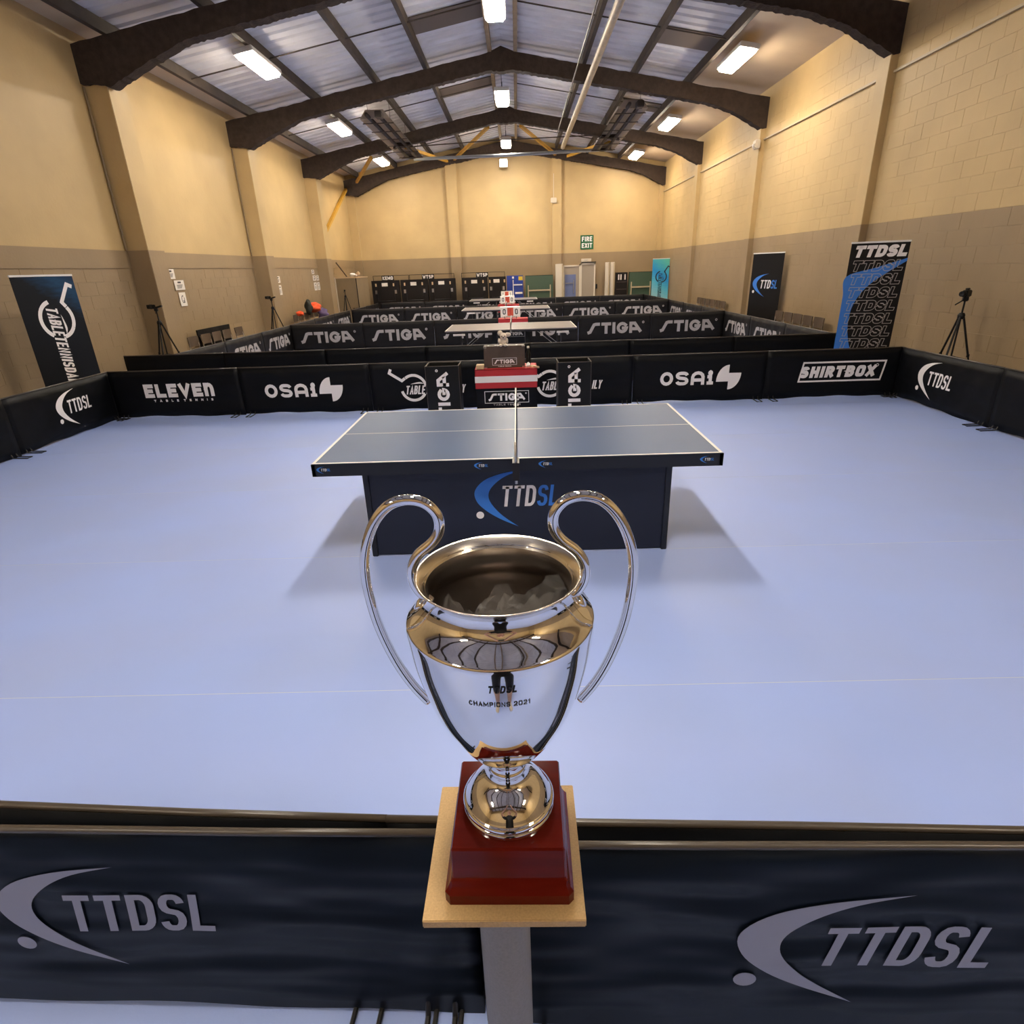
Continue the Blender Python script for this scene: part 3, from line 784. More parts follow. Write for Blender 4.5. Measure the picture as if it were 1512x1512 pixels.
# ------------------------------------------------------------------ show-court table
def net_set(t, cy0, cy1, x, ztop=.76, detail=True):
    n = thing('net', None, None); 
def show_table():
    x0, x1, y0, y1 = -1.41, 1.33, 3.7235, 5.2485
    cx = (x0+x1)/2
    t = thing('tennis_table', 'dark blue match table on a navy box base with league crescent', 'table', (cx, y0, 0))
    W, D = 1.37, 1.525
    MB().box(-W, W, 0, D, .735, .760).build('tabletop', 'table_blue', t, bevel=.002)
    ap = MB()
    ap.box(-W, W, -.004, .02, .672, .757); ap.box(-W, W, D-.02, D+.004, .672, .757); ap.box(-W-.004, -W+.02, -.004, D+.004, .672, .757); ap.box(W-.02, W+.004, -.004, D+.004, .672, .757)
    ap.build('apron', 'table_edge', t)
    for a in (Flat().poly([(-W,0),(W,0),(W,.02),(-W,.02)]), Flat().poly([(-W,D-.02),(W,D-.02),(W,D),(-W,D)]), Flat().poly([(-W,.02),(-W+.02,.02),(-W+.02,D-.02),(-W,D-.02)]), Flat().poly([(W-.02,.02),(W,.02),(W,D-.02),(W-.02,D-.02)]), Flat().poly([(-W+.02,D/2-.0035),(W-.02,D/2-.0035),(W-.02,D/2+.0035),(-W+.02,D/2+.0035)])):
        a.build('line', 'line_white', t, lambda u, v: (u, v, .7612))
    b = MB().box(-1.05, 1.05, .13, D-.13, .005, .672).build('base_panel', 'panel_navy', t, bevel=.006)
    for sx in (-1, 1):
        MB().box(sx*1.055-.02, sx*1.055+.02, .115, .16, .0, .672).build('corner_post', 'table_edge', t, bevel=.004)
    d = logo_league(0); sc = .43; ox, oz = -.345+.045, .21
    fn = lambda u, v: (ox+sc*u, .1285, oz+sc*v)
    for k, mt in (('crescent', 'print_blue'), ('ball', 'print_white'), ('t1', 'print_white'), ('t2', 'print_blue')): d[k].build('logo', mt, b, fn)
    for px in (-1.28, -.22, .21, 1.28):
        d = logo_league(0); s2 = .05
        for k, mt in (('crescent', 'print_blue'), ('t1', 'print_white'), ('t2', 'print_blue')):
            d[k].build('badge', mt, t, lambda u, v, px=px: (px-.06+u*s2*1.35, -.0055, .692+v*s2))
    # net
    n = thing('table_net', 'dark table tennis net with white tape clamped across the match table', 'net', (cx, y0, .76))
    m_ = MB()
    yy = -.14
    while yy < D+.14:
        m_.bar((0, yy, .005), (0, yy, .135), .0015, .0015); yy += .02
    for j in range(7): m_.bar((0, -.14, .008+j*.02), (0, D+.14, .008+j*.02), .0015, .0015)
    m_.build('mesh', 'net_black', n)
    MB().box(-.004, .004, -.15, D+.15, .135, .1525).build('tape', 'line_white', n)
    for yy, s in ((-.15, -1), (D+.15, 1)):
        MB().tube([(0, yy, -.05), (0, yy, .155)], .008, 8).build('post', 'steel', n, smooth=True)
        MB().box(-.022, .022, min(yy, yy-s*.13), max(yy, yy-s*.13), .002, .014).box(-.022, .022, min(yy, yy-s*.13), max(yy, yy-s*.13), -.1, -.088).box(-.022, .022, yy-.012, yy+.012, -.1, .02).build('clamp', 'dark_steel', n, bevel=.002)
        MB().tube([(0, yy-s*.06, -.145), (0, yy-s*.06, -.1)], .01, 8).build('screw', 'steel', n)
show_table()

# ------------------------------------------------------------------ tables on the other courts
def club_table(x, y, lab, net_lab):
    t = thing('tennis_table', lab, 'table', (x, y, 0))
    W, D = 1.37, 1.525
    for s in (-1, 1):
        MB().box(min(0, s*W)+(.003 if s > 0 else 0), max(0, s*W)-(.003 if s < 0 else 0), 0, D, .737, .76).build('tabletop', 'table_grey', t, bevel=.002)
        MB().box(min(.03*s, s*1.34), max(.03*s, s*1.34), .03, D-.03, .70, .737).build('frame', 'dark_steel', t)
        for yy in (.14, D-.14):
            MB().bar((s*1.05, yy, .035), (s*1.05, yy, .70), .05, .03).build('leg', 'dark_steel', t)
            MB().bar((s*1.05, yy, .30), (s*.55, yy, .70), .025, .012).build('stay', 'steel', t)
        MB().bar((s*1.05, .1, .035), (s*1.05, D-.1, .035), .06, .04).build('foot_rail', 'dark_steel', t)
        MB().box(s*.35-.05, s*.35+.05, .2, D-.2, .06, .70).build('undercarriage', 'black_plastic', t, bevel=.01)
        for yy in (.16, D-.16):
            MB().lathe([(.0,-.02),(.035,-.02),(.035,.02),(0,.02)], 12).build('wheel', 'black_plastic', t).matrix_local = Matrix.Translation((s*.35, yy, .036)) @ Matrix.Rotation(PI/2, 4, 'Y')
        MB().box(min(s*.95, s*1.2), max(s*.95, s*1.2), -.002, .0, .66, .70).build('badge', 'paper', t)
    for a in (Flat().poly([(-W,0),(W,0),(W,.02),(-W,.02)]), Flat().poly([(-W,D-.02),(W,D-.02),(W,D),(-W,D)]), Flat().poly([(-W,.02),(-W+.02,.02),(-W+.02,D-.02),(-W,D-.02)]), Flat().poly([(W-.02,.02),(W,.02),(W,D-.02),(W-.02,D-.02)]), Flat().poly([(-W+.02,D/2-.002),(W-.02,D/2-.002),(W-.02,D/2+.002),(-W+.02,D/2+.002)])):
        a.build('line', 'line_white', t, lambda u, v: (u, v, .7612))
    n = thing('table_net', net_lab, 'net', (x, y, .76))
    m_ = MB(); yy = -.14
    while yy < D+.14: m_.bar((0, yy, .005), (0, yy, .135), .002, .002); yy += .04
    for j in range(4): m_.bar((0, -.14, .012+j*.035), (0, D+.14, .012+j*.035), .002, .002)
    m_.build('mesh', 'net_black', n)
    MB().box(-.006, .006, -.15, D+.15, .135, .1525).build('tape', 'line_white', n)
    for yy in (-.15, D+.15): MB().tube([(0, yy, -.06), (0, yy, .155)], .011, 8).build('post', 'steel', n)
TX = [(-.16, 12.62), (-.38, 19.05), (-.58, 24.9)]
club_table(TX[0][0], TX[0][1], 'grey-topped table on the second court, before the board showing two zeros', 'net on the second court table')
club_table(TX[1][0], TX[1][1], 'grey-topped table on the third court, between two lettered barrier rows', 'net on the third court table')
club_table(TX[2][0], TX[2][1], 'grey-topped table on the last court, before the stored tables', 'net on the last court table')

# ------------------------------------------------------------------ umpire desks
def umpire_desk(x0, x1, y, lab, full=True):
    t = thing('umpire_table', lab, 'table', ((x0+x1)/2, y, 0)); h = (x1-x0)/2; D = .45
    MB().box(-h, h, 0, D, .715, .735).build('tabletop', 'black_plastic', t)
    for sx in (-1, 1):
        for yy in (.04, D-.04): MB().tube([(sx*(h-.05), yy, 0), (sx*(h-.05), yy, .715)], .012, 8).build('leg', 'dark_steel', t)
    c = MB().box(-h-.006, h+.006, -.008, 0, .50, .742).box(-h-.006, h+.006, -.008, D, .735, .742).box(-h-.006, -h, -.008, D, .5, .742).box(h, h+.006, -.008, D, .5, .742).build('cloth_top', 'flag_red', t)
    MB().box(-h-.0075, h+.0075, -.0095, -.008, .575, .655).build('white_stripe', 'line_white', t)
    k = MB().box(-h, h, -.004, .004, .02, .50).build('cloth_skirt', 'black_fabric', t)
    q = logo_stiga(.095); q.rect_frame(-.285, .285, -.075, .075, .006)
    q.build('logo', 'print_white' if full else 'print_grey', k, lambda u, v: (u, -.006, .385+v))
    if full:
        s = Flat(); s.text('TABLE TENNIS', .022, .026, .006, .008, center=True); s.build('logo', 'print_grey', k, lambda u, v: (u, -.006, .275+v))
    return t
umpire_desk(-.57, .22, 7.6, 'umpire table with red and white striped cloth at the back of the match court')
umpire_desk(-.50, .24, 15.55, 'umpire table with red cloth behind the second court table', False)
umpire_desk(-.70, .04, 21.75, 'umpire table with red cloth behind the third court table', False)
umpire_desk(-.78, -.10, 26.5, 'umpire table with red cloth behind the last court table', False)

# case with the lettering on the umpire table, plus the small things on it
t = thing('score_case', 'dark brown case with metal corners standing on the striped umpire table', 'case', (-.19, 7.68, .742), .03)
MB().box(-.262, .262, 0, .16, 0, .275).build('body', 'case_brown', t, bevel=.006)
for sx in (-1, 1):
    for sz in (0, 1):
        MB().box(sx*.245-.02, sx*.245+.02, -.004, .02, sz*.255-.004+.004, sz*.255+.02).build('corner', 'steel', t, bevel=.003)
for px in (-.2, -.11, .03, .16): MB().box(px-.012, px+.012, .01, .05, .275, .283).build('latch', 'steel', t)
q = logo_stiga(.052); q.rect_frame(-.155, .155, -.042, .042, .004); q.build('logo', 'print_white', t, lambda u, v: (u, -.001, .082+v))
s_ = Flat(); s_.text('TABLE TENNIS', .012, .012, .004, .004, center=True); s_.build('logo', 'print_white', t, lambda u, v: (u, -.001, .017+v))
tag(MB().box(-.555, -.455, 7.61, 7.74, .742, .795).build('wood_block', 'wood_block', bevel=.004), 'pale wooden block on the striped umpire table beside the brown case', 'block')
def ball_at(name, c, r, mat, parent, sc=(1,1,1), n=14):
    prof = [(max(1e-4, r*math.sin(PI*i/8)), -r*math.cos(PI*i/8)) for i in range(9)]
    m_ = MB().lathe(prof, n); m_.v = [(p[0]*sc[0]+c[0], p[1]*sc[1]+c[1], p[2]*sc[2]+c[2]) for p in m_.v]
    return m_.build(name, mat, parent, smooth=True)
t = thing('soft_toy', 'small cream plush toy sitting on the brown case', 'toy', (-.20, 7.72, 1.017))
ball_at('body', (0, 0, .05), .052, 'plush', t, (1, .9, 1.05)); ball_at('head', (.005, -.01, .115), .045, 'plush', t)
ball_at('ear', (-.035, -.01, .155), .034, 'plush', t, (1, .6, 1)); ball_at('ear', (.06, -.01, .135), .032, 'plush', t, (1.3, .6, .8))
for sx in (-1, 1): ball_at('arm', (sx*.05, -.02, .06), .02, 'plush', t, (.8, 1, 1.8)); ball_at('foot', (sx*.03, -.06, .012), .022, 'plush', t, (1, 1.5, .8))
for sx in (-1, 1): ball_at('eye', (.005+sx*.018, -.052, .122), .007, 'print_black', t)
ball_at('nose', (.005, -.056, .105), .008, 'print_black', t)
t = thing('bat', 'table tennis bat lying on the striped umpire table by the case', 'bat', (.15, 7.72, .742), .6)
MB().lathe([(.0001,.0),(.07,.0),(.07,.012),(.0001,.012)], 20).build('blade', 'wood_block', t); MB().box(-.013, .013, -.17, -.06, 0, .022).build('handle', 'wood_block', t, bevel=.004)
t = thing('ball_pot', 'small white pot on the striped umpire table beside the case', 'pot', (.115, 7.66, .742))
MB().lathe([(.0001,0),(.022,0),(.025,.05),(.021,.05),(.019,.005),(.0001,.005)], 16).build('cup', 'line_white', t, smooth=True); ball_at('rim_ball', (0,0,.05), .018, 'line_white', t)
t = thing('bottle', 'dark bottle with pale cap behind the brown case', 'bottle', (.12, 7.92, .742))
MB().lathe([(.0001,0),(.03,0),(.032,.02),(.032,.14),(.014,.19),(.013,.21),(.0001,.21)], 16).build('body', 'black_plastic', t, smooth=True); MB().lathe([(.0001,.21),(.017,.21),(.017,.235),(.0001,.235)], 12).build('cap', 'paper', t)

# score boards
def score_board(x0, x1, y, lab, digits='00'):
    w_ = (x1-x0); t = thing('score_board', lab, 'score board', ((x0+x1)/2, y, .742))
    MB().box(-w_/2, w_/2, 0, .02, .035, .285, Matrix.Rotation(-.12, 4, 'X')).build('backing', 'paper', t, bevel=.003)
    rot = Matrix.Rotation(-.12, 4, 'X')
    fn = lambda u, v: tuple(rot @ Vector((u, -.002, v)))
    Flat().poly([(-.075,.07),(.075,.07),(.075,.265),(-.075,.265)]).build('games_card', 'score_red', t, fn)
    fn2 = lambda u, v: tuple(rot @ Vector((u, -.0035, v)))
    for sx, d in ((-1, digits[0]), (1, digits[1])):
        Flat().poly([(sx*.155-.07,.075),(sx*.155+.07,.075),(sx*.155+.07,.262),(sx*.155-.07,.262)]).build('card', 'line_white', t, fn)
        f = Flat(); f.text(d, .13, .075, .022, .01, center=True, x0=sx*.155, y0=.105); f.build('digit', 'print_black', t, fn2)
    f = Flat(); f.text('1', .12, .06, .022, .01, center=True, y0=.11); f.build('digit', 'flag_red', t, fn2)
    f = Flat(); f.line([(-.12,.05),(.0,.06),(.12,.05)], .008); f.build('caption', 'ink', t, fn2)
    for sx in (-1, 1): MB().bar((sx*.15, .10, 0), (sx*.15, -.0, .05), .02, .015).build('foot', 'dark_steel', t)
    MB().tube([(-w_/2, .0-.03, .29), (w_/2, -.03, .29)], .008, 6).build('ring_bar', 'steel', t)
score_board(-.445, .055, 15.6, 'flip score board showing two black zeros on the second court umpire table')
score_board(-.61, -.11, 21.8, 'flip score board on the third court umpire table')
score_board(-.70, -.22, 26.55, 'flip score board on the last court umpire table', '11')

# towel boxes
def towel_box(x0, x1, lab, rz_=0):
    t = thing('towel_box', lab, 'box', ((x0+x1)/2, 7.6, 0), rz_); h = (x1-x0)/2; D = .36; H = .80
    MB().box(-h, h, 0, .012, .0, H).build('front_panel', 'black_plastic', t)
    MB().box(-h, h, D-.012, D, 0, H).build('back_panel', 'black_plastic', t)
    for sx in (-1, 1): MB().box(sx*h-(.012 if sx > 0 else 0), sx*h+(.012 if sx < 0 else 0), .012, D-.012, 0, H).build('side_panel', 'black_plastic', t)
    MB().box(-h, h, 0, D, .02, .03).build('bottom', 'black_plastic', t)
    e = MB()
    for a, b in (((-h,0,H),(h,0,H)),((h,0,H),(h,D,H)),((h,D,H),(-h,D,H)),((-h,D,H),(-h,0,H)),((-h,0,0),(-h,0,H)),((h,0,0),(h,0,H))): e.tube([a, b], .004, 6)
    e.build('edge_trim', 'rail_fabric_lit', t)
    q = logo_stiga(.16); q.rot90(1).build('logo', 'print_white', t, lambda u, v: (u+.0, -.002, .325+v))
towel_box(-1.21, -.78, 'black towel box with upright white lettering, on the notice wall side of the umpire table')
towel_box(.49, .915, 'black towel box with upright white lettering, on the banner wall side of the umpire table')

# ------------------------------------------------------------------ roller banners
def roller_banner(pl, pr, ztop, lab, mat, prints, depth_name=True):
    (xa, ya), (xb, yb) = pl, pr
    W = math.hypot(xb-xa, yb-ya)
    t = thing('roller_banner', lab, 'banner', ((xa+xb)/2, (ya+yb)/2, 0), math.atan2(yb-ya, xb-xa))
    MB().box(-W/2, W/2, -.002, .002, .09, ztop-.02).build('sheet', mat, t)
    MB().box(-W/2-.005, W/2+.005, -.012, .012, ztop-.025, ztop).build('top_bar', 'line_white', t, bevel=.003)
    MB().box(-W/2-.01, W/2+.01, -.05, .05, .02, .10).build('cassette', 'steel', t, bevel=.012)
    for sx in (-1, 1): MB().bar((sx*W*.35, -.16, .01), (sx*W*.35, .16, .01), .04, .018).build('foot', 'dark_steel', t)
    MB().tube([(0, .03, .06), (0, .02, ztop-.01)], .009, 8).build('pole', 'steel', t)
    for fl, mt in prints: fl.build('print', mt, t, lambda u, v: (u, -.0035, v))
    return t
# league banner with repeated outlines
W1 = .80
blue = Flat()
L_ = spline([(.40,1.86),(.28,1.80),(.02,1.74),(-.40,1.60)], 6); R_ = spline([(.40,1.88),(.30,1.77),(.10,1.64),(-.12,1.46)], 6)
oL = [(.40,1.88),(.0,1.755),(-.40,1.63),(-.40,1.35),(-.40,1.1),(-.40,.8),(-.40,.5),(-.40,.3)]
oR = [(.40,1.84),(.12,1.65),(-.06,1.50),(-.18,1.33),(-.25,1.12),(-.25,.85),(-.19,.6),(-.08,.3)]
blue.band(spline(oL, 5), spline(oR, 5))
head = Flat(); head.text('TTDSL', .17, .138, .052, .012, shear=.22, x0=-.355, y0=1.905)
outl = Flat()
for i in range(9): outl.text('TTDSL', .155, .132, .045, .014, shear=.22, outline=.007, x0=-.355, y0=1.705-.195*i)
blue.build  # noqa
def up(fl, dy): fl.v = [(p[0], p[1]+dy) for p in fl.v]; return fl
bn = roller_banner((5.21, 10.02), (5.97, 9.78), 2.13, 'tall black league banner with blue sweep and repeated outlined lettering', 'print_black', [])
blue.build('print', 'print_blue', bn, lambda u, v: (u, -.0030, v))
head.build('print', 'print_white', bn, lambda u, v: (u, -.0045, v))
outl.build('print', 'print_outline', bn, lambda u, v: (u, -.0045, v))
d = logo_league(0); prs = []
for k, mt in (('crescent', 'print_blue'), ('ball', 'print_white'), ('t1', 'print_white'), ('t2', 'print_blue')):
    f = d[k]; f.scaled(.52, -.37, 1.09); prs.append((f, mt))
roller_banner((5.76, 15.55), (6.19, 14.78), 2.075, 'black banner with one blue crescent logo in the middle, by the block wall', 'print_black', prs)
def paddle_v(s, cx, cz):
    f = logo_paddle(s); f.rot90(-1); f.v = [(p[0]+cx, p[1]+cz) for p in f.v]; return f
roller_banner((-6.555, 8.075), (-6.352, 8.945), 2.05, 'black banner with white paddle ring logo and downward lettering by the notice wall', 'banner_night', [(paddle_v(.52, .03, 1.47), 'print_white')])
roller_banner((5.60, 26.2), (6.27, 26.1), 2.10, 'turquoise banner with dark paddle ring logo near the end wall', 'banner_cyan', [(paddle_v(.46, .03, 1.40), 'panel_navy')])

# ------------------------------------------------------------------ tripods
def tripod(x, y, H, lab, cam='phone', spread=.42, rot=0.0, group=None):
    t = thing('camera_tripod', lab, 'tripod', (x, y, 0), rot, group)
    zc = H*.80
    for k in range(3):
        a = 2*PI*k/3+.4
        e = Vector((spread*math.cos(a), spread*math.sin(a), .01)); s = Vector((.03*math.cos(a), .03*math.sin(a), zc))
        m1 = s.lerp(e, .45); m2 = s.lerp(e, .75)
        l = MB().tube([s, m1], .014, 8).tube([m1, m2], .011, 8).tube([m2, e], .008, 8).build('leg', 'black_plastic', t)
        for q in (m1, m2): MB().tube([q+Vector((0,0,.02)), q-Vector((0,0,.02))], .019, 8).build('clip', 'black_plastic', l)
        MB().tube([s.lerp(e, .5), (0, 0, zc*.55)], .005, 6).build('brace', 'black_plastic', t)
    MB().tube([(0,0,zc*.5), (0,0,H-.07)], .012, 8).build('column', 'black_plastic', t)
    MB().lathe([(.0001,zc-.03),(.04,zc-.03),(.045,zc+.02),(.03,zc+.05),(.0001,zc+.05)], 12).build('collar', 'black_plastic', t, smooth=True)
    h = MB().box(-.03, .03, -.03, .03, H-.09, H-.03).build('head', 'black_plastic', t, bevel=.008)
    MB().tube([(0, 0, H-.06), (-.05, .12, H-.13)], .008, 6).build('handle', 'black_plastic', h)
    return t
def tri_camera(x, y, z, lab):
    t = thing('camera', lab, 'camera', (x, y, z), .5)
    MB().box(-.06, .06, -.035, .035, 0, .085).build('body', 'black_plastic', t, bevel=.01)
    m_ = MB().lathe([(.03,0),(.034,.01),(.034,.07),(.028,.07),(.0001,.05)], 16); m_.v = [(-p[2]-.055, p[0], p[1]+.042) for p in m_.v]
    m_.build('lens', 'black_plastic', t, smooth=True)
    MB().box(-.025, .025, -.02, .02, .085, .11).build('viewfinder', 'black_plastic', t, bevel=.006)
def tri_phone(x, y, z, lab, rot=0):
    t = thing('phone_mount', lab, 'phone mount', (x, y, z), rot)
    MB().bar((0,0,.0), (.12, 0, .03), .05, .03).build('arm', 'black_plastic', t, bevel=.006); MB().box(-.16, -.0, -.012, .012, -.015, .055).build('phone', 'black_plastic', t, bevel=.008)
    MB().box(-.10, -.06, -.018, .018, -.02, .06).build('clamp', 'dark_steel', t, bevel=.004)
tripod(-6.56, 11.15, 1.50, 'black tripod by the first notices on the grey wall', rot=.3, spread=.40)
tri_phone(-6.56, 11.15, 1.47, 'phone in a clamp on the tripod by the first notices')
tripod(-6.56, 16.5, 1.42, 'black tripod by the second pier on the notice wall', rot=.1, spread=.40)
tri_phone(-6.56, 16.5, 1.39, 'phone in a clamp on the tripod by the second pier')
tripod(5.93, 8.28, 1.42, 'black tripod by the block wall beside the league banner', rot=1.3, spread=.38)
tri_camera(5.93, 8.28, 1.385, 'black camera on the tripod by the block wall')
tripod(-6.62, 23.9, 1.40, 'black tripod before the brown storage box', rot=.2, spread=.32)

# ------------------------------------------------------------------ chairs behind the side barriers
def make_chair(lab, group):
    t = thing('stacking_chair', lab, 'chair', (0,0,0), 0, group)
    # faces local -Y
    MB().box(-.21, .21, -.20, .19, .435, .455).build('seat', 'chair_wood', t, bevel=.008)
    m_ = MB(); n = 6
    v = []
    for i in range(n+1):
        x = -.21+.42*i/n; c = .03*(1-(x/.21)**2)
        for dy, z in ((0,.60),(0.015,.80)): v.append((x, .19+dy+c, z))
        for dy, z in ((.012,.60),(.027,.80)): v.append((x, .19+dy+c, z))
    f = []
    for i in range(n):
        a = i*4; b = a+4
        f += [(a, b, b+1, a+1), (a+2, a+3, b+3, b+2), (a+1, b+1, b+3, a+3), (a, a+2, b+2, b)]
    f += [(0,1,3,2), (n*4, n*4+2, n*4+3, n*4+1)]
    m_.add(v, f).build('backrest', 'chair_wood', t)
    for sx in (-1, 1):
        MB().tube([(sx*.20, -.19, 0), (sx*.19, -.17, .44)], .011, 8).build('leg', 'steel', t)
        MB().tube([(sx*.20, .21, 0), (sx*.19, .18, .44), (sx*.19, .225, .78)], .011, 8).build('leg', 'steel', t)
    MB().tube([(-.19, .19, .30), (.19, .19, .30)], .008, 6).build('stretcher', 'steel', t)
    return t
cp = None
def chair_at(x, y, rot, lab, group):
    global cp
    if cp is None: cp = make_chair(lab, group); o = cp
    else: o = copy_tree(cp)
    o.location = (x, y, 0); o.rotation_euler = (0, 0, rot); tag(o, lab, 'chair', group)
for i, y in enumerate((12.84, 13.40, 13.90, 14.40, 15.05)):
    chair_at(-6.72, y, PI/2, 'brown stacking chair, %s from the first tripod in the row under the first notices' % ORD[i], 'chairs by the first notices')
for i, y in enumerate((19.1, 19.6, 20.1, 20.6, 21.1)):
    chair_at(-6.72, y, PI/2, 'brown stacking chair, %s from the second pier in the row with the jackets' % ORD[i], 'chairs with the jackets')
for i, y in enumerate((12.55, 13.05, 13.53, 14.01, 14.50)):
    chair_at(5.92, y, -PI/2, 'brown stacking chair, %s from the outlined-lettering banner in the row by the single-crescent banner' % ORD[i], 'chairs by the single-crescent banner')
for i, y in enumerate((18.75, 19.25, 19.75, 20.25, 20.75, 21.25)):
    chair_at(5.98, y, -PI/2, 'brown stacking chair, %s from the single-crescent banner in the row towards the turquoise one' % ORD[i], 'chairs further down the banner wall')
# black screen behind the first chairs
tag(MB().box(-7.02, -6.99, 13.2, 14.75, .0, .90).build('black_screen', 'stiga_fabric', bevel=.004), 'black folded panel leaning on the wall behind the first chairs', 'panel')

def cloth_lump(name, lab, cat, c, size, mat, seed, parts=None):
    """a draped garment: rumpled shell over a chair back"""
    r = random.Random(seed); n, k = 14, 10; m_ = MB()
    prof = []
    for i in range(k+1):
        a = PI*i/k
        for j in range(n):
            b = 2*PI*j/n
            rr = 1+.24*math.sin(3*b+seed)+.2*math.sin(5*a+2*b+seed)+r.uniform(-.12, .12)
            m_.v.append((c[0]+size[0]*rr*math.sin(a)*math.cos(b), c[1]+size[1]*rr*math.sin(a)*math.sin(b), c[2]-size[2]*math.cos(a)*(1+.1*math.sin(2*b))))
    for i in range(k):
        for j in range(n): m_.f.append((i*n+j, i*n+(j+1) % n, (i+1)*n+(j+1) % n, (i+1)*n+j))
    o = m_.build(name, mat, smooth=True); return tag(o, lab, cat)
cloth_lump('jacket', 'bright orange jacket thrown over the chairs by the notice wall', 'jacket', (-6.72, 20.4, .94), (.19, .42, .15), 'orange_cloth', 3)
cloth_lump('jacket', 'dark green jacket hung up beside the orange jacket', 'jacket', (-6.70, 19.75, .98), (.10, .13, .22), 'dark_cloth', 5)
cloth_lump('bag', 'purple bag beneath the orange jacket on the chairs', 'bag', (-6.70, 21.12, .68), (.16, .20, .19), 'purple_cloth', 8)
cloth_lump('bag', 'small orange bag on the chair nearest the second pier', 'bag', (-6.75, 19.05, .84), (.10, .14, .07), 'orange_cloth', 9)

# ------------------------------------------------------------------ notices on the left wall
def notice(y0, y1, z0, z1, lab, group=None, mark=None, x=None):
    xx = (XL+.016) if x is None else x
    t = thing('wall_notice', lab, 'notice', (xx, (y0+y1)/2, z0), 0, group); w_ = (y1-y0)/2; h = z1-z0
    MB().box(0, .004, -w_, w_, 0, h).build('sheet', 'paper', t)
    f = Flat()
    if mark == 'Q': f.line(arc(0, h*.5, w_*.4, h*.25, 60, 390, 14), .02); f.line([(0, h*.42), (.06, h*.25)], .02)
    else:
        f.line([(-w_*.35, h*.78), (w_*.35, h*.78)], .035)
        for j in range(3): f.line([(-w_*.6, h*(.5-.14*j)), (w_*.6*(1-.2*j), h*(.5-.14*j))], .014)
    f.build('print', 'ink', t, lambda u, v: (.0055, u, v))
notice(12.86, 13.16, 1.945, 2.135, 'white notice topmost of the group behind the first tripod')
notice(13.07, 13.45, 1.725, 1.915, 'white notice in the middle of the group behind the first tripod')
notice(13.14, 13.40, 1.40, 1.675, 'white notice with a large round mark, lowest of the first group', mark='Q')
notice(12.83, 12.88, 1.70, 1.88, 'narrow white notice strip edge beside the first group', x=XL+.016)
notice(12.84, 12.88, 1.41, 1.58, 'narrow white notice strip low beside the round-mark notice')
notice(18.66, 18.97, 1.74, 1.925, 'upper white notice of the pair beside the second pier')
notice(18.73, 18.98, 1.40, 1.68, 'lower white notice of the pair beside the second pier')
XP = XL+.016
notice(22.02, 22.28, 1.96, 2.10, 'small white notice topmost of the group near the third pier')
for (a, b, c, d_, lab) in ((22.06, 22.38, 1.74, 1.91, 'upper white notice further from the third pier in the block of four'), (22.46, 22.72, 1.74, 1.91, 'upper white notice next to the third pier in the block of four'), (22.08, 22.38, 1.42, 1.68, 'lower white notice further from the third pier in the block of four'), (22.46, 22.72, 1.42, 1.68, 'lower white notice next to the third pier in the block of four')):
    notice(a, b, c, d_, lab, 'four notices by the third pier')

# ------------------------------------------------------------------ far end
def exit_sign():
    t = thing('fire_exit_sign', 'green sign reading FIRE EXIT high on the end wall', 'sign', (3.10, YF-.02, 2.58))
    MB().box(-.285, .285, 0, .02, 0, .57).build('panel', 'sign_green', t, bevel=.003)
    for s, z in (('FIRE', .32), ('EXIT', .06)):
        f = Flat(); f.text(s, .19, .115, .038, .028, center=True, y0=z); f.build('lettering', 'print_white', t, lambda u, v: (u, -.002, v))
exit_sign()
t = thing('exit_light', 'small pale exit light box above the end door', 'exit light', (3.08, YF-.06, 2.08))
MB().box(-.22, .22, 0, .06, 0, .13).build('housing', 'white_paint', t, bevel=.01)
f = Flat(); f.text('EXIT', .06, .04, .014, .012, center=True, y0=.035); f.build('lettering', 'print_outline', t, lambda u, v: (u, -.002, v))
# door
d1 = thing('door_1', 'pale fire exit door in the end wall below the green sign', 'door', (0, YF-.05, 0), kind='structure')
MB().box(2.82, 2.88, -.06, .05, 0, 2.02).build('frame', 'white_paint', d1); MB().box(3.42, 3.48, -.06, .05, 0, 2.02).build('frame', 'white_paint', d1); MB().box(2.82, 3.48, -.06, .05, 1.96, 2.03).build('frame', 'white_paint', d1)
l = MB().box(2.88, 3.42, -.02, .04, 0.01, 1.96).build('door_leaf', 'door_grey', d1); MB().box(3.50, 3.58, -.1, 0, .95, 1.15).build('handle', 'dark_steel', d1, bevel=.01)
MB().box(2.86, 3.5, -.10, .0, 2.035, 2.075).build('closer', 'dark_steel', d1)
d2 = thing('door_2', 'glazed door with a blue pane beside the fire exit door', 'door', (0, YF-.05, 0), kind='structure')
MB().box(2.04, 2.10, -.06, .05, 0, 1.96).build('frame', 'white_paint', d2); MB().box(2.76, 2.82, -.06, .05, 0, 1.96).build('frame', 'white_paint', d2); MB().box(2.04, 2.82, -.06, .05, 1.90, 1.96).build('frame', 'white_paint', d2)
MB().box(2.10, 2.76, -.02, .03, 0.01, 1.90).build('door_leaf', 'door_grey', d2); MB().box(2.14, 2.62, -.035, -.02, .15, 1.58).build('pane', 'glass_blue', d2)
MB().bar((2.16, -.06, 1.22), (2.52, -.06, 1.22), .03, .03).bar((2.52, -.06, .8), (2.52, -.06, 1.36), .04, .03).build('push_bar', 'steel', d2)
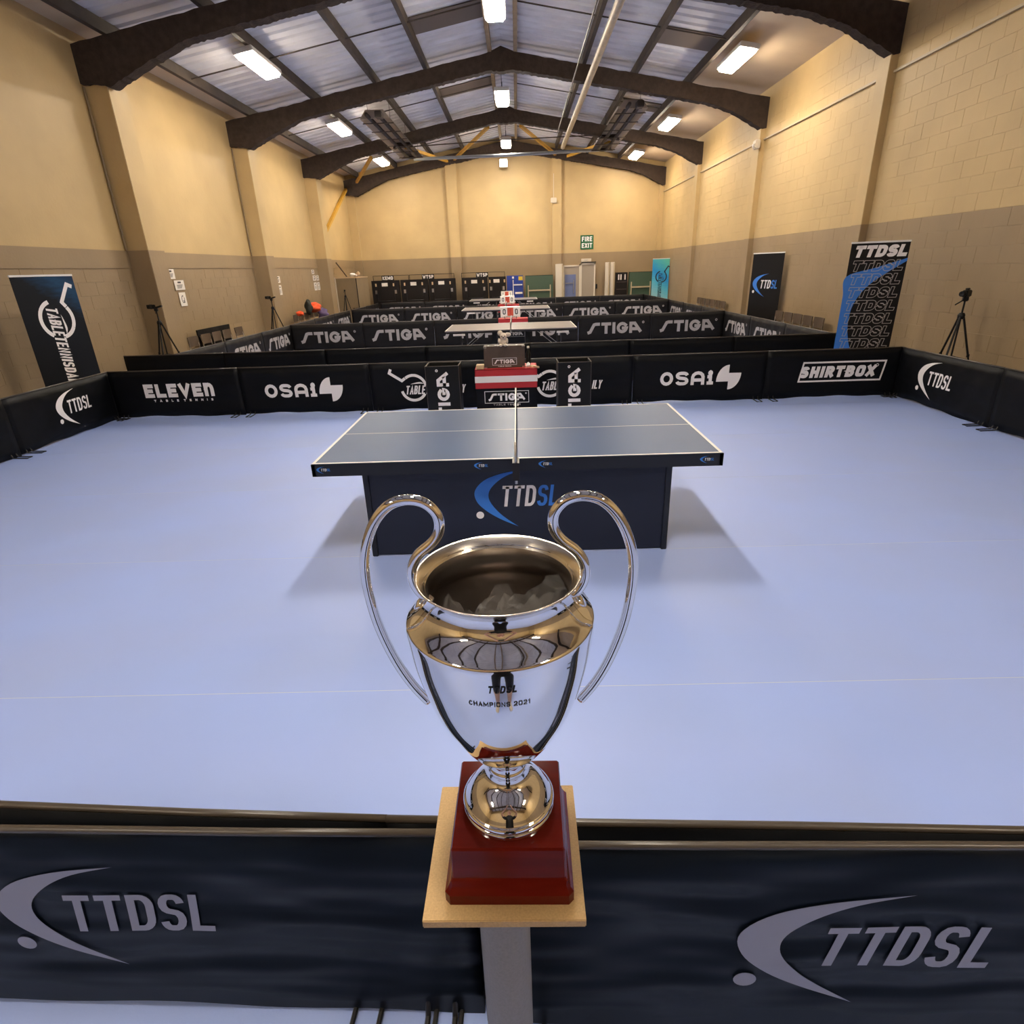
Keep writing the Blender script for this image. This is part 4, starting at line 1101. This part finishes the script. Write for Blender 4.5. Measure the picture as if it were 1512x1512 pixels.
for x0, x1, lab in ((1.70, 2.03, 'tall pale post unit beside the glazed door'), (3.90, 4.08, 'tall pale post beside the dark rack'), (4.12, 4.30, 'second tall pale post beside the dark rack')):
    t = thing('post_unit', lab, 'post', ((x0+x1)/2, YF-.30, 0)); h = (x1-x0)/2
    MB().box(-h, h, 0, .12, 0, 2.03).build('post', 'white_paint', t, bevel=.01); MB().box(h-.05, h+.01, -.02, 0, .0, 2.0).build('edge_strip', 'beige_metal', t); MB().box(-h-.02, h+.02, -.03, .14, 0, .03).build('base', 'beige_metal', t)
t = thing('clothes_rack', 'dark rack with pale handles between posts and green table', 'rack', (4.60, YF-.5, 0))
MB().box(-.25, .25, 0, .25, 0, 1.60).build('body', 'pallet_dark', t, bevel=.01)
for px in (-.14, -.04, .14): MB().box(px-.025, px+.025, -.012, 0, 1.30, 1.52).build('handle', 'paper', t)
for z in (.5, .9, 1.2): MB().box(-.22, .22, -.008, 0, z, z+.02).build('rail', 'case_brown', t)
def folded_green(x0, x1, lab):
    t = thing('folded_table', lab, 'table', ((x0+x1)/2, YF-.45, 0)); h = (x1-x0)/2
    for yy in (0, .14): MB().box(-h, h, yy, yy+.025, .22, 1.60).build('half_top', 'board_green', t, bevel=.004)
    MB().box(-h, h, -.006, .17, 1.585, 1.60).build('edge_strip', 'pallet_dark', t)
    for sx in (-1, 1): MB().bar((sx*h*.80, -.03, .04), (sx*h*.80, -.03, 1.20), .055, .04).build('leg', 'beige_metal', t); MB().bar((sx*h*.8, -.2, .04), (sx*h*.8, .3, .04), .05, .05).build('foot', 'beige_metal', t)
    MB().bar((-h*.8, -.03, .98), (h*.8, -.03, .98), .04, .06).build('cross_bar', 'beige_metal', t)
folded_green(.36, 1.58, 'folded green table stored upright beside the blue board')
folded_green(4.93, 5.97, 'folded green table stored upright beside the dark rack')
t = thing('folded_table', 'folded blue table with a yellow label at the end wall', 'table', (-.10, YF-.5, 0))
for yy in (0, .14): MB().box(-.36, .36, yy, yy+.025, .2, 1.62).build('half_top', 'board_blue', t, bevel=.004)
MB().box(.16, .34, -.004, 0, 1.42, 1.58).build('label_sticker', 'label_yellow', t)
MB().bar((-.08, -.03, .04), (-.08, -.03, 1.45), .05, .03).build('leg', 'line_white', t); MB().bar((-.06, -.03, 1.24), (.32, -.03, 1.24), .03, .05).build('cross_bar', 'line_white', t); MB().box(-.0, .32, -.03, -.01, .86, .94).build('lower_bar', 'paper', t)
MB().box(-.12, -.04, -.035, -.01, 1.50, 1.58).build('catch', 'paper', t); MB().box(-.2, .2, -.1, .3, 0, .05).build('trolley', 'dark_steel', t)
def folded_black(x0, x1, lab):
    t = thing('folded_table', lab, 'table', ((x0+x1)/2, YF-.62, 0)); h = (x1-x0)/2
    for yy in (.0, .17): MB().box(-h, h, yy, yy+.03, .18, 1.60).build('half_top', 'pallet_dark', t, bevel=.004)
    MB().box(-.16, .10, -.005, 0, 1.36, 1.50).build('label_sticker', 'paper', t)
    for px in (max(-.42, -h+.06), min(h-.06, .36)): MB().box(px-.03, px+.03, -.02, 0, 1.36, 1.48).build('catch', 'wood_block', t)
    fr = MB(); q = h*.62
    fr.tube([(-q, -.02, 1.2), (-q, -.02, .75), (q, -.02, .75), (q, -.02, 1.2)], .014, 6).build('leg_frame', 'dark_steel', t)
    MB().box(-h*.7, h*.7, -.08, .28, .03, .12).build('trolley', 'dark_steel', t, bevel=.01)
    for sx in (-1, 1): MB().box(sx*h*.7-.05, sx*h*.7+.05, -.02, -.0, 1.05, 1.2).build('bracket', 'steel', t)
for x0, x1, lab in ((-6.42, -5.20, 'folded black table stored upright at the end of the row by the brown storage box'), (-5.14, -3.94, 'folded black table stored upright, second from the brown storage box'), (-3.90, -2.72, 'folded black table stored upright just before the end wall pier'),
                    (-2.42, -1.30, 'folded black table stored upright just past the end wall pier'), (-1.26, -.50, 'narrow folded black table stored beside the blue table')):
    folded_black(x0, x1, lab)
def goal_rail(x0, x1, bx, txt, lab):
    t = thing('table_rail', lab, 'rail', (0, YF-.24, 0))
    MB().tube([(x0, 0, 0), (x0, 0, 1.79), (x1, 0, 1.79), (x1, 0, 0)], .016, 6).build('tube_frame', 'pallet_dark', t)
    b = MB().box(bx-.27, bx+.27, -.03, -.01, 1.58, 1.80).build('name_board', 'print_black', t)
    f = Flat(); f.text(txt, .14, .095, .032, .02, center=True, x0=bx, y0=1.62); f.build('lettering', 'print_white', b, lambda u, v: (u, -.032, v))
goal_rail(-6.40, -4.82, -5.75, 'KEMO', 'thin dark rail with a black lettered board over the first stored tables')
goal_rail(-4.78, -2.80, -3.95, 'WTSP', 'thin dark rail with a black lettered board over the middle stored tables')
goal_rail(-2.46, -.55, -1.55, 'WTSP', 'thin dark rail with a black lettered board over the stored tables past the pier')
# brown storage box with clutter
t = thing('storage_box', 'large brown boxed-in cupboard at the far corner with things on top', 'cupboard', (-6.66, 24.7, 0))
MB().box(-.49, .335, 0, 1.9, 0, 1.76).build('body', 'box_board', t, bevel=.006)
MB().box(-.51, .345, -.02, 1.92, 1.76, 1.80).build('top', 'wood_block', t, bevel=.005)
MB().box(-.52, -.48, -.025, 0, 0, 1.80).build('corner_strip', 'white_paint', t); MB().box(.305, .335, -.015, 0, 0, 1.76).build('corner_strip', 'pallet_dark', t)
for px in (.08, .13, .2, .26, .3): MB().box(px-.014, px+.014, -.006, 0, .62, .66).build('vent', 'pallet_dark', t)
tag(MB().bar((-7.08, 24.85, 2.35), (-6.72, 24.85, 1.82), .06, .04).build('plank', 'chair_wood', bevel=.004), 'brown plank leaning on the wall on top of the brown cupboard', 'plank')
cloth_lump('box_clutter', 'white crumpled bag on top of the brown cupboard', 'bag', (-6.50, 24.9, 1.88), (.11, .10, .07), 'paper', 2)
cloth_lump('box_clutter', 'tan cardboard bundle on top of the brown cupboard', 'bundle', (-6.33, 25.15, 1.905), (.07, .07, .09), 'wood_block', 4)
cloth_lump('box_clutter', 'small pale bag at the end of the brown cupboard top', 'bag', (-6.35, 24.8, 1.86), (.045, .06, .04), 'plush', 6)

# ------------------------------------------------------------------ the cup
TX0, TY0, TZ0 = -.037, .716, 1.0
BASE_T = 1.107
def cup():
    t = thing('trophy', 'large chrome two-handled cup on a glossy red wooden base', 'trophy', (TX0, TY0, TZ0), -.012)
    # base block
    m_ = MB()
    def ringsq(levels):
        o = len(m_.v)
        for h, z, ch in levels:
            m_.v += [(-h+ch,-h,z),(h-ch,-h,z),(h,-h+ch,z),(h,h-ch,z),(h-ch,h,z),(-h+ch,h,z),(-h,h-ch,z),(-h,-h+ch,z)]
        n = len(levels)
        for i in range(n-1):
            for j in range(8): m_.f.append((o+i*8+j, o+i*8+(j+1) % 8, o+(i+1)*8+(j+1) % 8, o+(i+1)*8+j))
        m_.f.append(tuple(o+j for j in reversed(range(8)))); m_.f.append(tuple(o+(n-1)*8+j for j in range(8)))
    ringsq([(.102,.0,.008),(.102,.020,.008),(.098,.026,.006),(.094,.034,.004),(.0925,.040,.002),(.0895,.044,.002),(.0880,.103,.002),(.0860,.107,.002)])
    b = m_.build('base', 'red_wood', t, bevel=.0)
    smooth_angle(b, 25)
    zb = BASE_T-TZ0
    # foot and stem
    foot = [(.0001,0),(.070,0),(.0745,.003),(.0745,.008),(.071,.011),(.075,.014),(.0745,.019),(.0715,.022),(.070,.0235),(.0655,.030),(.058,.038),(.049,.045),(.040,.0505),(.034,.055),(.0305,.060),(.0295,.066),(.0315,.069),(.0315,.073),(.029,.076),(.029,.084),(.0315,.088),(.033,.0935)]
    foot = [(r, z if z < .0235 else .0235+(z-.0235)*1.257) for r, z in foot]
    o = MB().lathe([(r, z+zb) for r, z in spline(foot, 2)], 72).build('foot', 'chrome', t, smooth=True)
    # bowl
    z0 = zb+.1115
    bowl = [(.033,z0),(.0365,z0+.004),(.045,z0+.0085),(.0545,z0+.016),(.063,z0+.027),(.0785,z0+.052),(.0905,z0+.076),(.103,z0+.104),(.1130,z0+.134),(.1205,z0+.163),(.1265,z0+.190),(.1305,z0+.214),(.1335,z0+.240),(.1343,z0+.252),(.1335,z0+.2575),(.131,z0+.2605)]
    bo = MB().lathe(spline(bowl, 3), 96).build('bowl', 'chrome', t, smooth=True)
    sh = [(.131,z0+.2605),(.126,z0+.265),(.118,z0+.2715),(.110,z0+.279),(.1045,z0+.287),(.1015,z0+.296),(.1010,z0+.305),(.1030,z0+.312),(.1075,z0+.3175),(.1125,z0+.3205),(.1155,z0+.323)]
    MB().lathe(spline(sh, 3), 96).build('shoulder', 'chrome', t, smooth=True)
    zr = z0+.323
    MB().lathe([(.1155,zr),(.1165,zr+.0015),(.1155,zr+.003),(.1125,zr+.001),(.1065,zr-.006),(.1015,zr-.013)], 96).build('rim', 'rim_satin', t, smooth=True)
    MB().lathe([(.1015,zr-.013),(.0985,zr-.022),(.0985,zr-.035),(.104,zr-.05),(.118,zr-.062),(.126,zr-.072),(.124,zr-.10),(.112,zr-.16),(.09,zr-.22),(.06,zr-.275),(.0001,zr-.295)], 72).build('lining', 'chrome_in', t, smooth=True)
    # handles
    hl = [(.098,1.500),(.112,1.514),(.1215,1.534),(.1215,1.556),(.110,1.577),(.090,1.594),(.0785,1.612),(.0790,1.634),(.0945,1.652),(.1185,1.6575),(.1435,1.650),(.1655,1.627),(.1815,1.592),(.1885,1.555),(.1875,1.510),(.179,1.452),(.161,1.394),(.140,1.350),(.118,1.318)]
    for s in (-1, 1):
        path = [(s*x*.985, 0, z-TZ0-(.006 if z > 1.53 else .006*max(0, (z-1.45)/.08))) for x, z in spline(hl, 5)]
        k = len(path)
        h_ = MB().tube(path, .0072, 14).build('handle', 'chrome', t, smooth=True)
        MB().lathe([(.0001,-.004),(.013,-.004),(.014,0),(.012,.004),(.0001,.006)], 16).build('boss', 'chrome', t, smooth=True).matrix_local = Matrix.Translation((s*.1125, 0, 1.494-TZ0)) @ Matrix.Rotation(s*.9, 4, 'Y')
    # engraving on the front of the bowl
    bz = spline(bowl, 8)
    def rad(z):
        for (r0, za), (r1, zb_) in zip(bz[:-1], bz[1:]):
            if za <= z <= zb_ and zb_ > za: return r0+(r1-r0)*(z-za)/(zb_-za)
        return .134
    def onb(u, v):
        r = rad(v)+.0006; a = -PI/2+u/.131
        return (r*math.cos(a), r*math.sin(a), v)
    zt = z0
    f = Flat(); f.text('TTDSL', .0115, .0062, .0020, .0015, shear=.18, center=True, x0=.006, y0=zt+.2230); f.build('engraving', 'print_black', bo, onb)
    f = Flat(); f.text('CHAMPIONS 2021', .0080, .0052, .0012, .0012, center=True, x0=.002, y0=zt+.1985); f.build('engraving', 'print_black', bo, onb)
    return zr
ZR = cup()
# film bag inside the cup
def film_bag():
    r = random.Random(4); m_ = MB(); n = 26; k = 12
    for i in range(k+1):
        q = i/k
        for j in range(n):
            a = 2*PI*j/n
            rr = q*.092*(1+.10*math.sin(3*a+1)*q)
            z = -.085+.055*q*q*(math.sin(2*a+.6)+.8*math.sin(5*a))*.5+.02*math.sin(7*a+9*q)+r.uniform(-.006, .006)
            if q > .85: z += .02*max(0, math.sin(a*1+2.2))
            m_.v.append((rr*math.cos(a), rr*math.sin(a), z))
    for i in range(k):
        for j in range(n): m_.f.append((i*n+j, i*n+(j+1) % n, (i+1)*n+(j+1) % n, (i+1)*n+j))
    o = m_.build('plastic_bag', 'bag_film', smooth=False); o.location = (TX0, TY0, TZ0+ZR)
    tag(o, 'clear crumpled plastic bag lying inside the cup', 'bag')
film_bag()
# display stand
t = thing('display_stand', 'grey column stand with a square gold plate carrying the cup', 'stand', (-.046, .717, 0), -.005)
MB().box(-.127, .127, -.128, .128, .984, 1.0).build('top_plate', 'gold_plate', t, bevel=.0015)
MB().tube([(-.009, 0, .02), (-.009, 0, .984)], .047, 40).build('column', 'stand_grey', t, smooth=False)
smooth_angle(t.children[-1], 40)
MB().box(-.12, .12, -.12, .12, 0, .02).build('base_plate', 'stand_grey', t, bevel=.003)

# ------------------------------------------------------------------ photographer (seen mirrored in the cup)
def photographer():
    V, E, R = [], [], []
    def add(p, r, par=None):
        V.append(p); R.append(r)
        if par is not None: E.append((par, len(V)-1))
        return len(V)-1
    Y = -.21
    pel = add((0, Y, .98), .15)
    wa = add((0, Y+.01, 1.14), .14, pel); ch = add((0, Y, 1.34), .155, wa); nb = add((0, Y, 1.50), .085, ch); nk = add((0, Y+.02, 1.58), .055, nb)
    hd = add((0, Y+.04, 1.66), .085, nk); ht = add((0, Y+.03, 1.78), .075, hd)
    for s in (-1, 1):
        hip = add((s*.105, Y, .90), .125, pel); kn = add((s*.13, Y+.02, .50), .088, hip); cf = add((s*.13, Y, .34), .056, kn); an = add((s*.135, Y-.02, .09), .038, cf)
        hl = add((s*.137, Y-.03, .045), .042, an); to = add((s*.16, Y+.15, .035), .040, hl)
        sh = add((s*.185, Y, 1.46), .062, nb); el = add((s*.31, Y+.08, 1.60), .046, sh); wr = add((s*.13, Y+.12, 1.80), .030, el); pa = add((s*.10, Y+.15, 1.86), .030, wr)
        for k in range(4):
            a = add((s*(.088-.004*k), Y+.165+.004*k, 1.925-.022*k), .010, pa); b_ = add((s*.066, Y+.185, 1.935-.022*k), .0085, a); add((s*.045, Y+.180, 1.935-.021*k), .0075, b_)
        a = add((s*.085, Y+.13, 1.885), .011, pa); add((s*.055, Y+.13, 1.90), .009, a)
    me = bpy.data.meshes.new('p'); me.from_pydata(V, E, []); o = bpy.data.objects.new('p', me); COL.objects.link(o)
    md = o.modifiers.new('s', 'SKIN'); md.use_smooth_shade = True
    for i, sv in enumerate(me.skin_vertices[0].data): sv.radius = (R[i], R[i]*(.8 if R[i] > .12 else 1)); sv.use_root = (i == 0)
    o.modifiers.new('d', 'SUBSURF').levels = 2
    dg = bpy.context.evaluated_depsgraph_get(); nm = bpy.data.meshes.new_from_object(o.evaluated_get(dg))
    bpy.data.objects.remove(o)
    nm.materials.clear()
    for k in ('skin', 'print_black', 'shoe', 'hair'): nm.materials.append(MAT[k])
    for p in nm.polygons:
        c = p.center; p.use_smooth = True
        arm = (c.z > 1.5 and abs(c.x) > .2) or (c.z > 1.68 and abs(c.x) > .1)
        if c.z < .085: p.material_index = 2
        elif .47 < c.z < 1.53 and not arm: p.material_index = 1
        elif abs(c.x) < .1 and c.y < Y+.125 and (c.z > 1.70 and c.y < Y+.06 or c.z > 1.78): p.material_index = 3
        else: p.material_index = 0
    t = link('person', nm)
    tag(t, 'person in black shirt and shorts holding up a phone, mirrored in the cup', 'person')
    for s in (-1, 1): ball_at('eye', (s*.03, Y+.118, 1.69), .011, 'print_black', t)
    ball_at('nose', (0, Y+.128, 1.665), .014, 'skin', t, (.8, 1, 1.4)); ball_at('mouth', (0, Y+.116, 1.625), .016, 'score_red', t, (1.4, .6, .4))
    for s in (-1, 1): ball_at('ear', (s*.085, Y+.03, 1.675), .022, 'skin', t, (.5, 1, 1.4))
    ph = thing('phone', 'dark phone held up by the photographer', 'phone', (0, -.06, 1.90))
    MB().box(-.078, .078, 0, .009, -.036, .036).build('body', 'black_plastic', ph, bevel=.003)
    MB().lathe([(.0001,.0),(.008,.0),(.008,.003),(.0001,.003)], 12).build('lens', 'dark_steel', ph).matrix_local = Matrix.Translation((.06, .009, .02)) @ Matrix.Rotation(-PI/2, 4, 'X')
photographer()
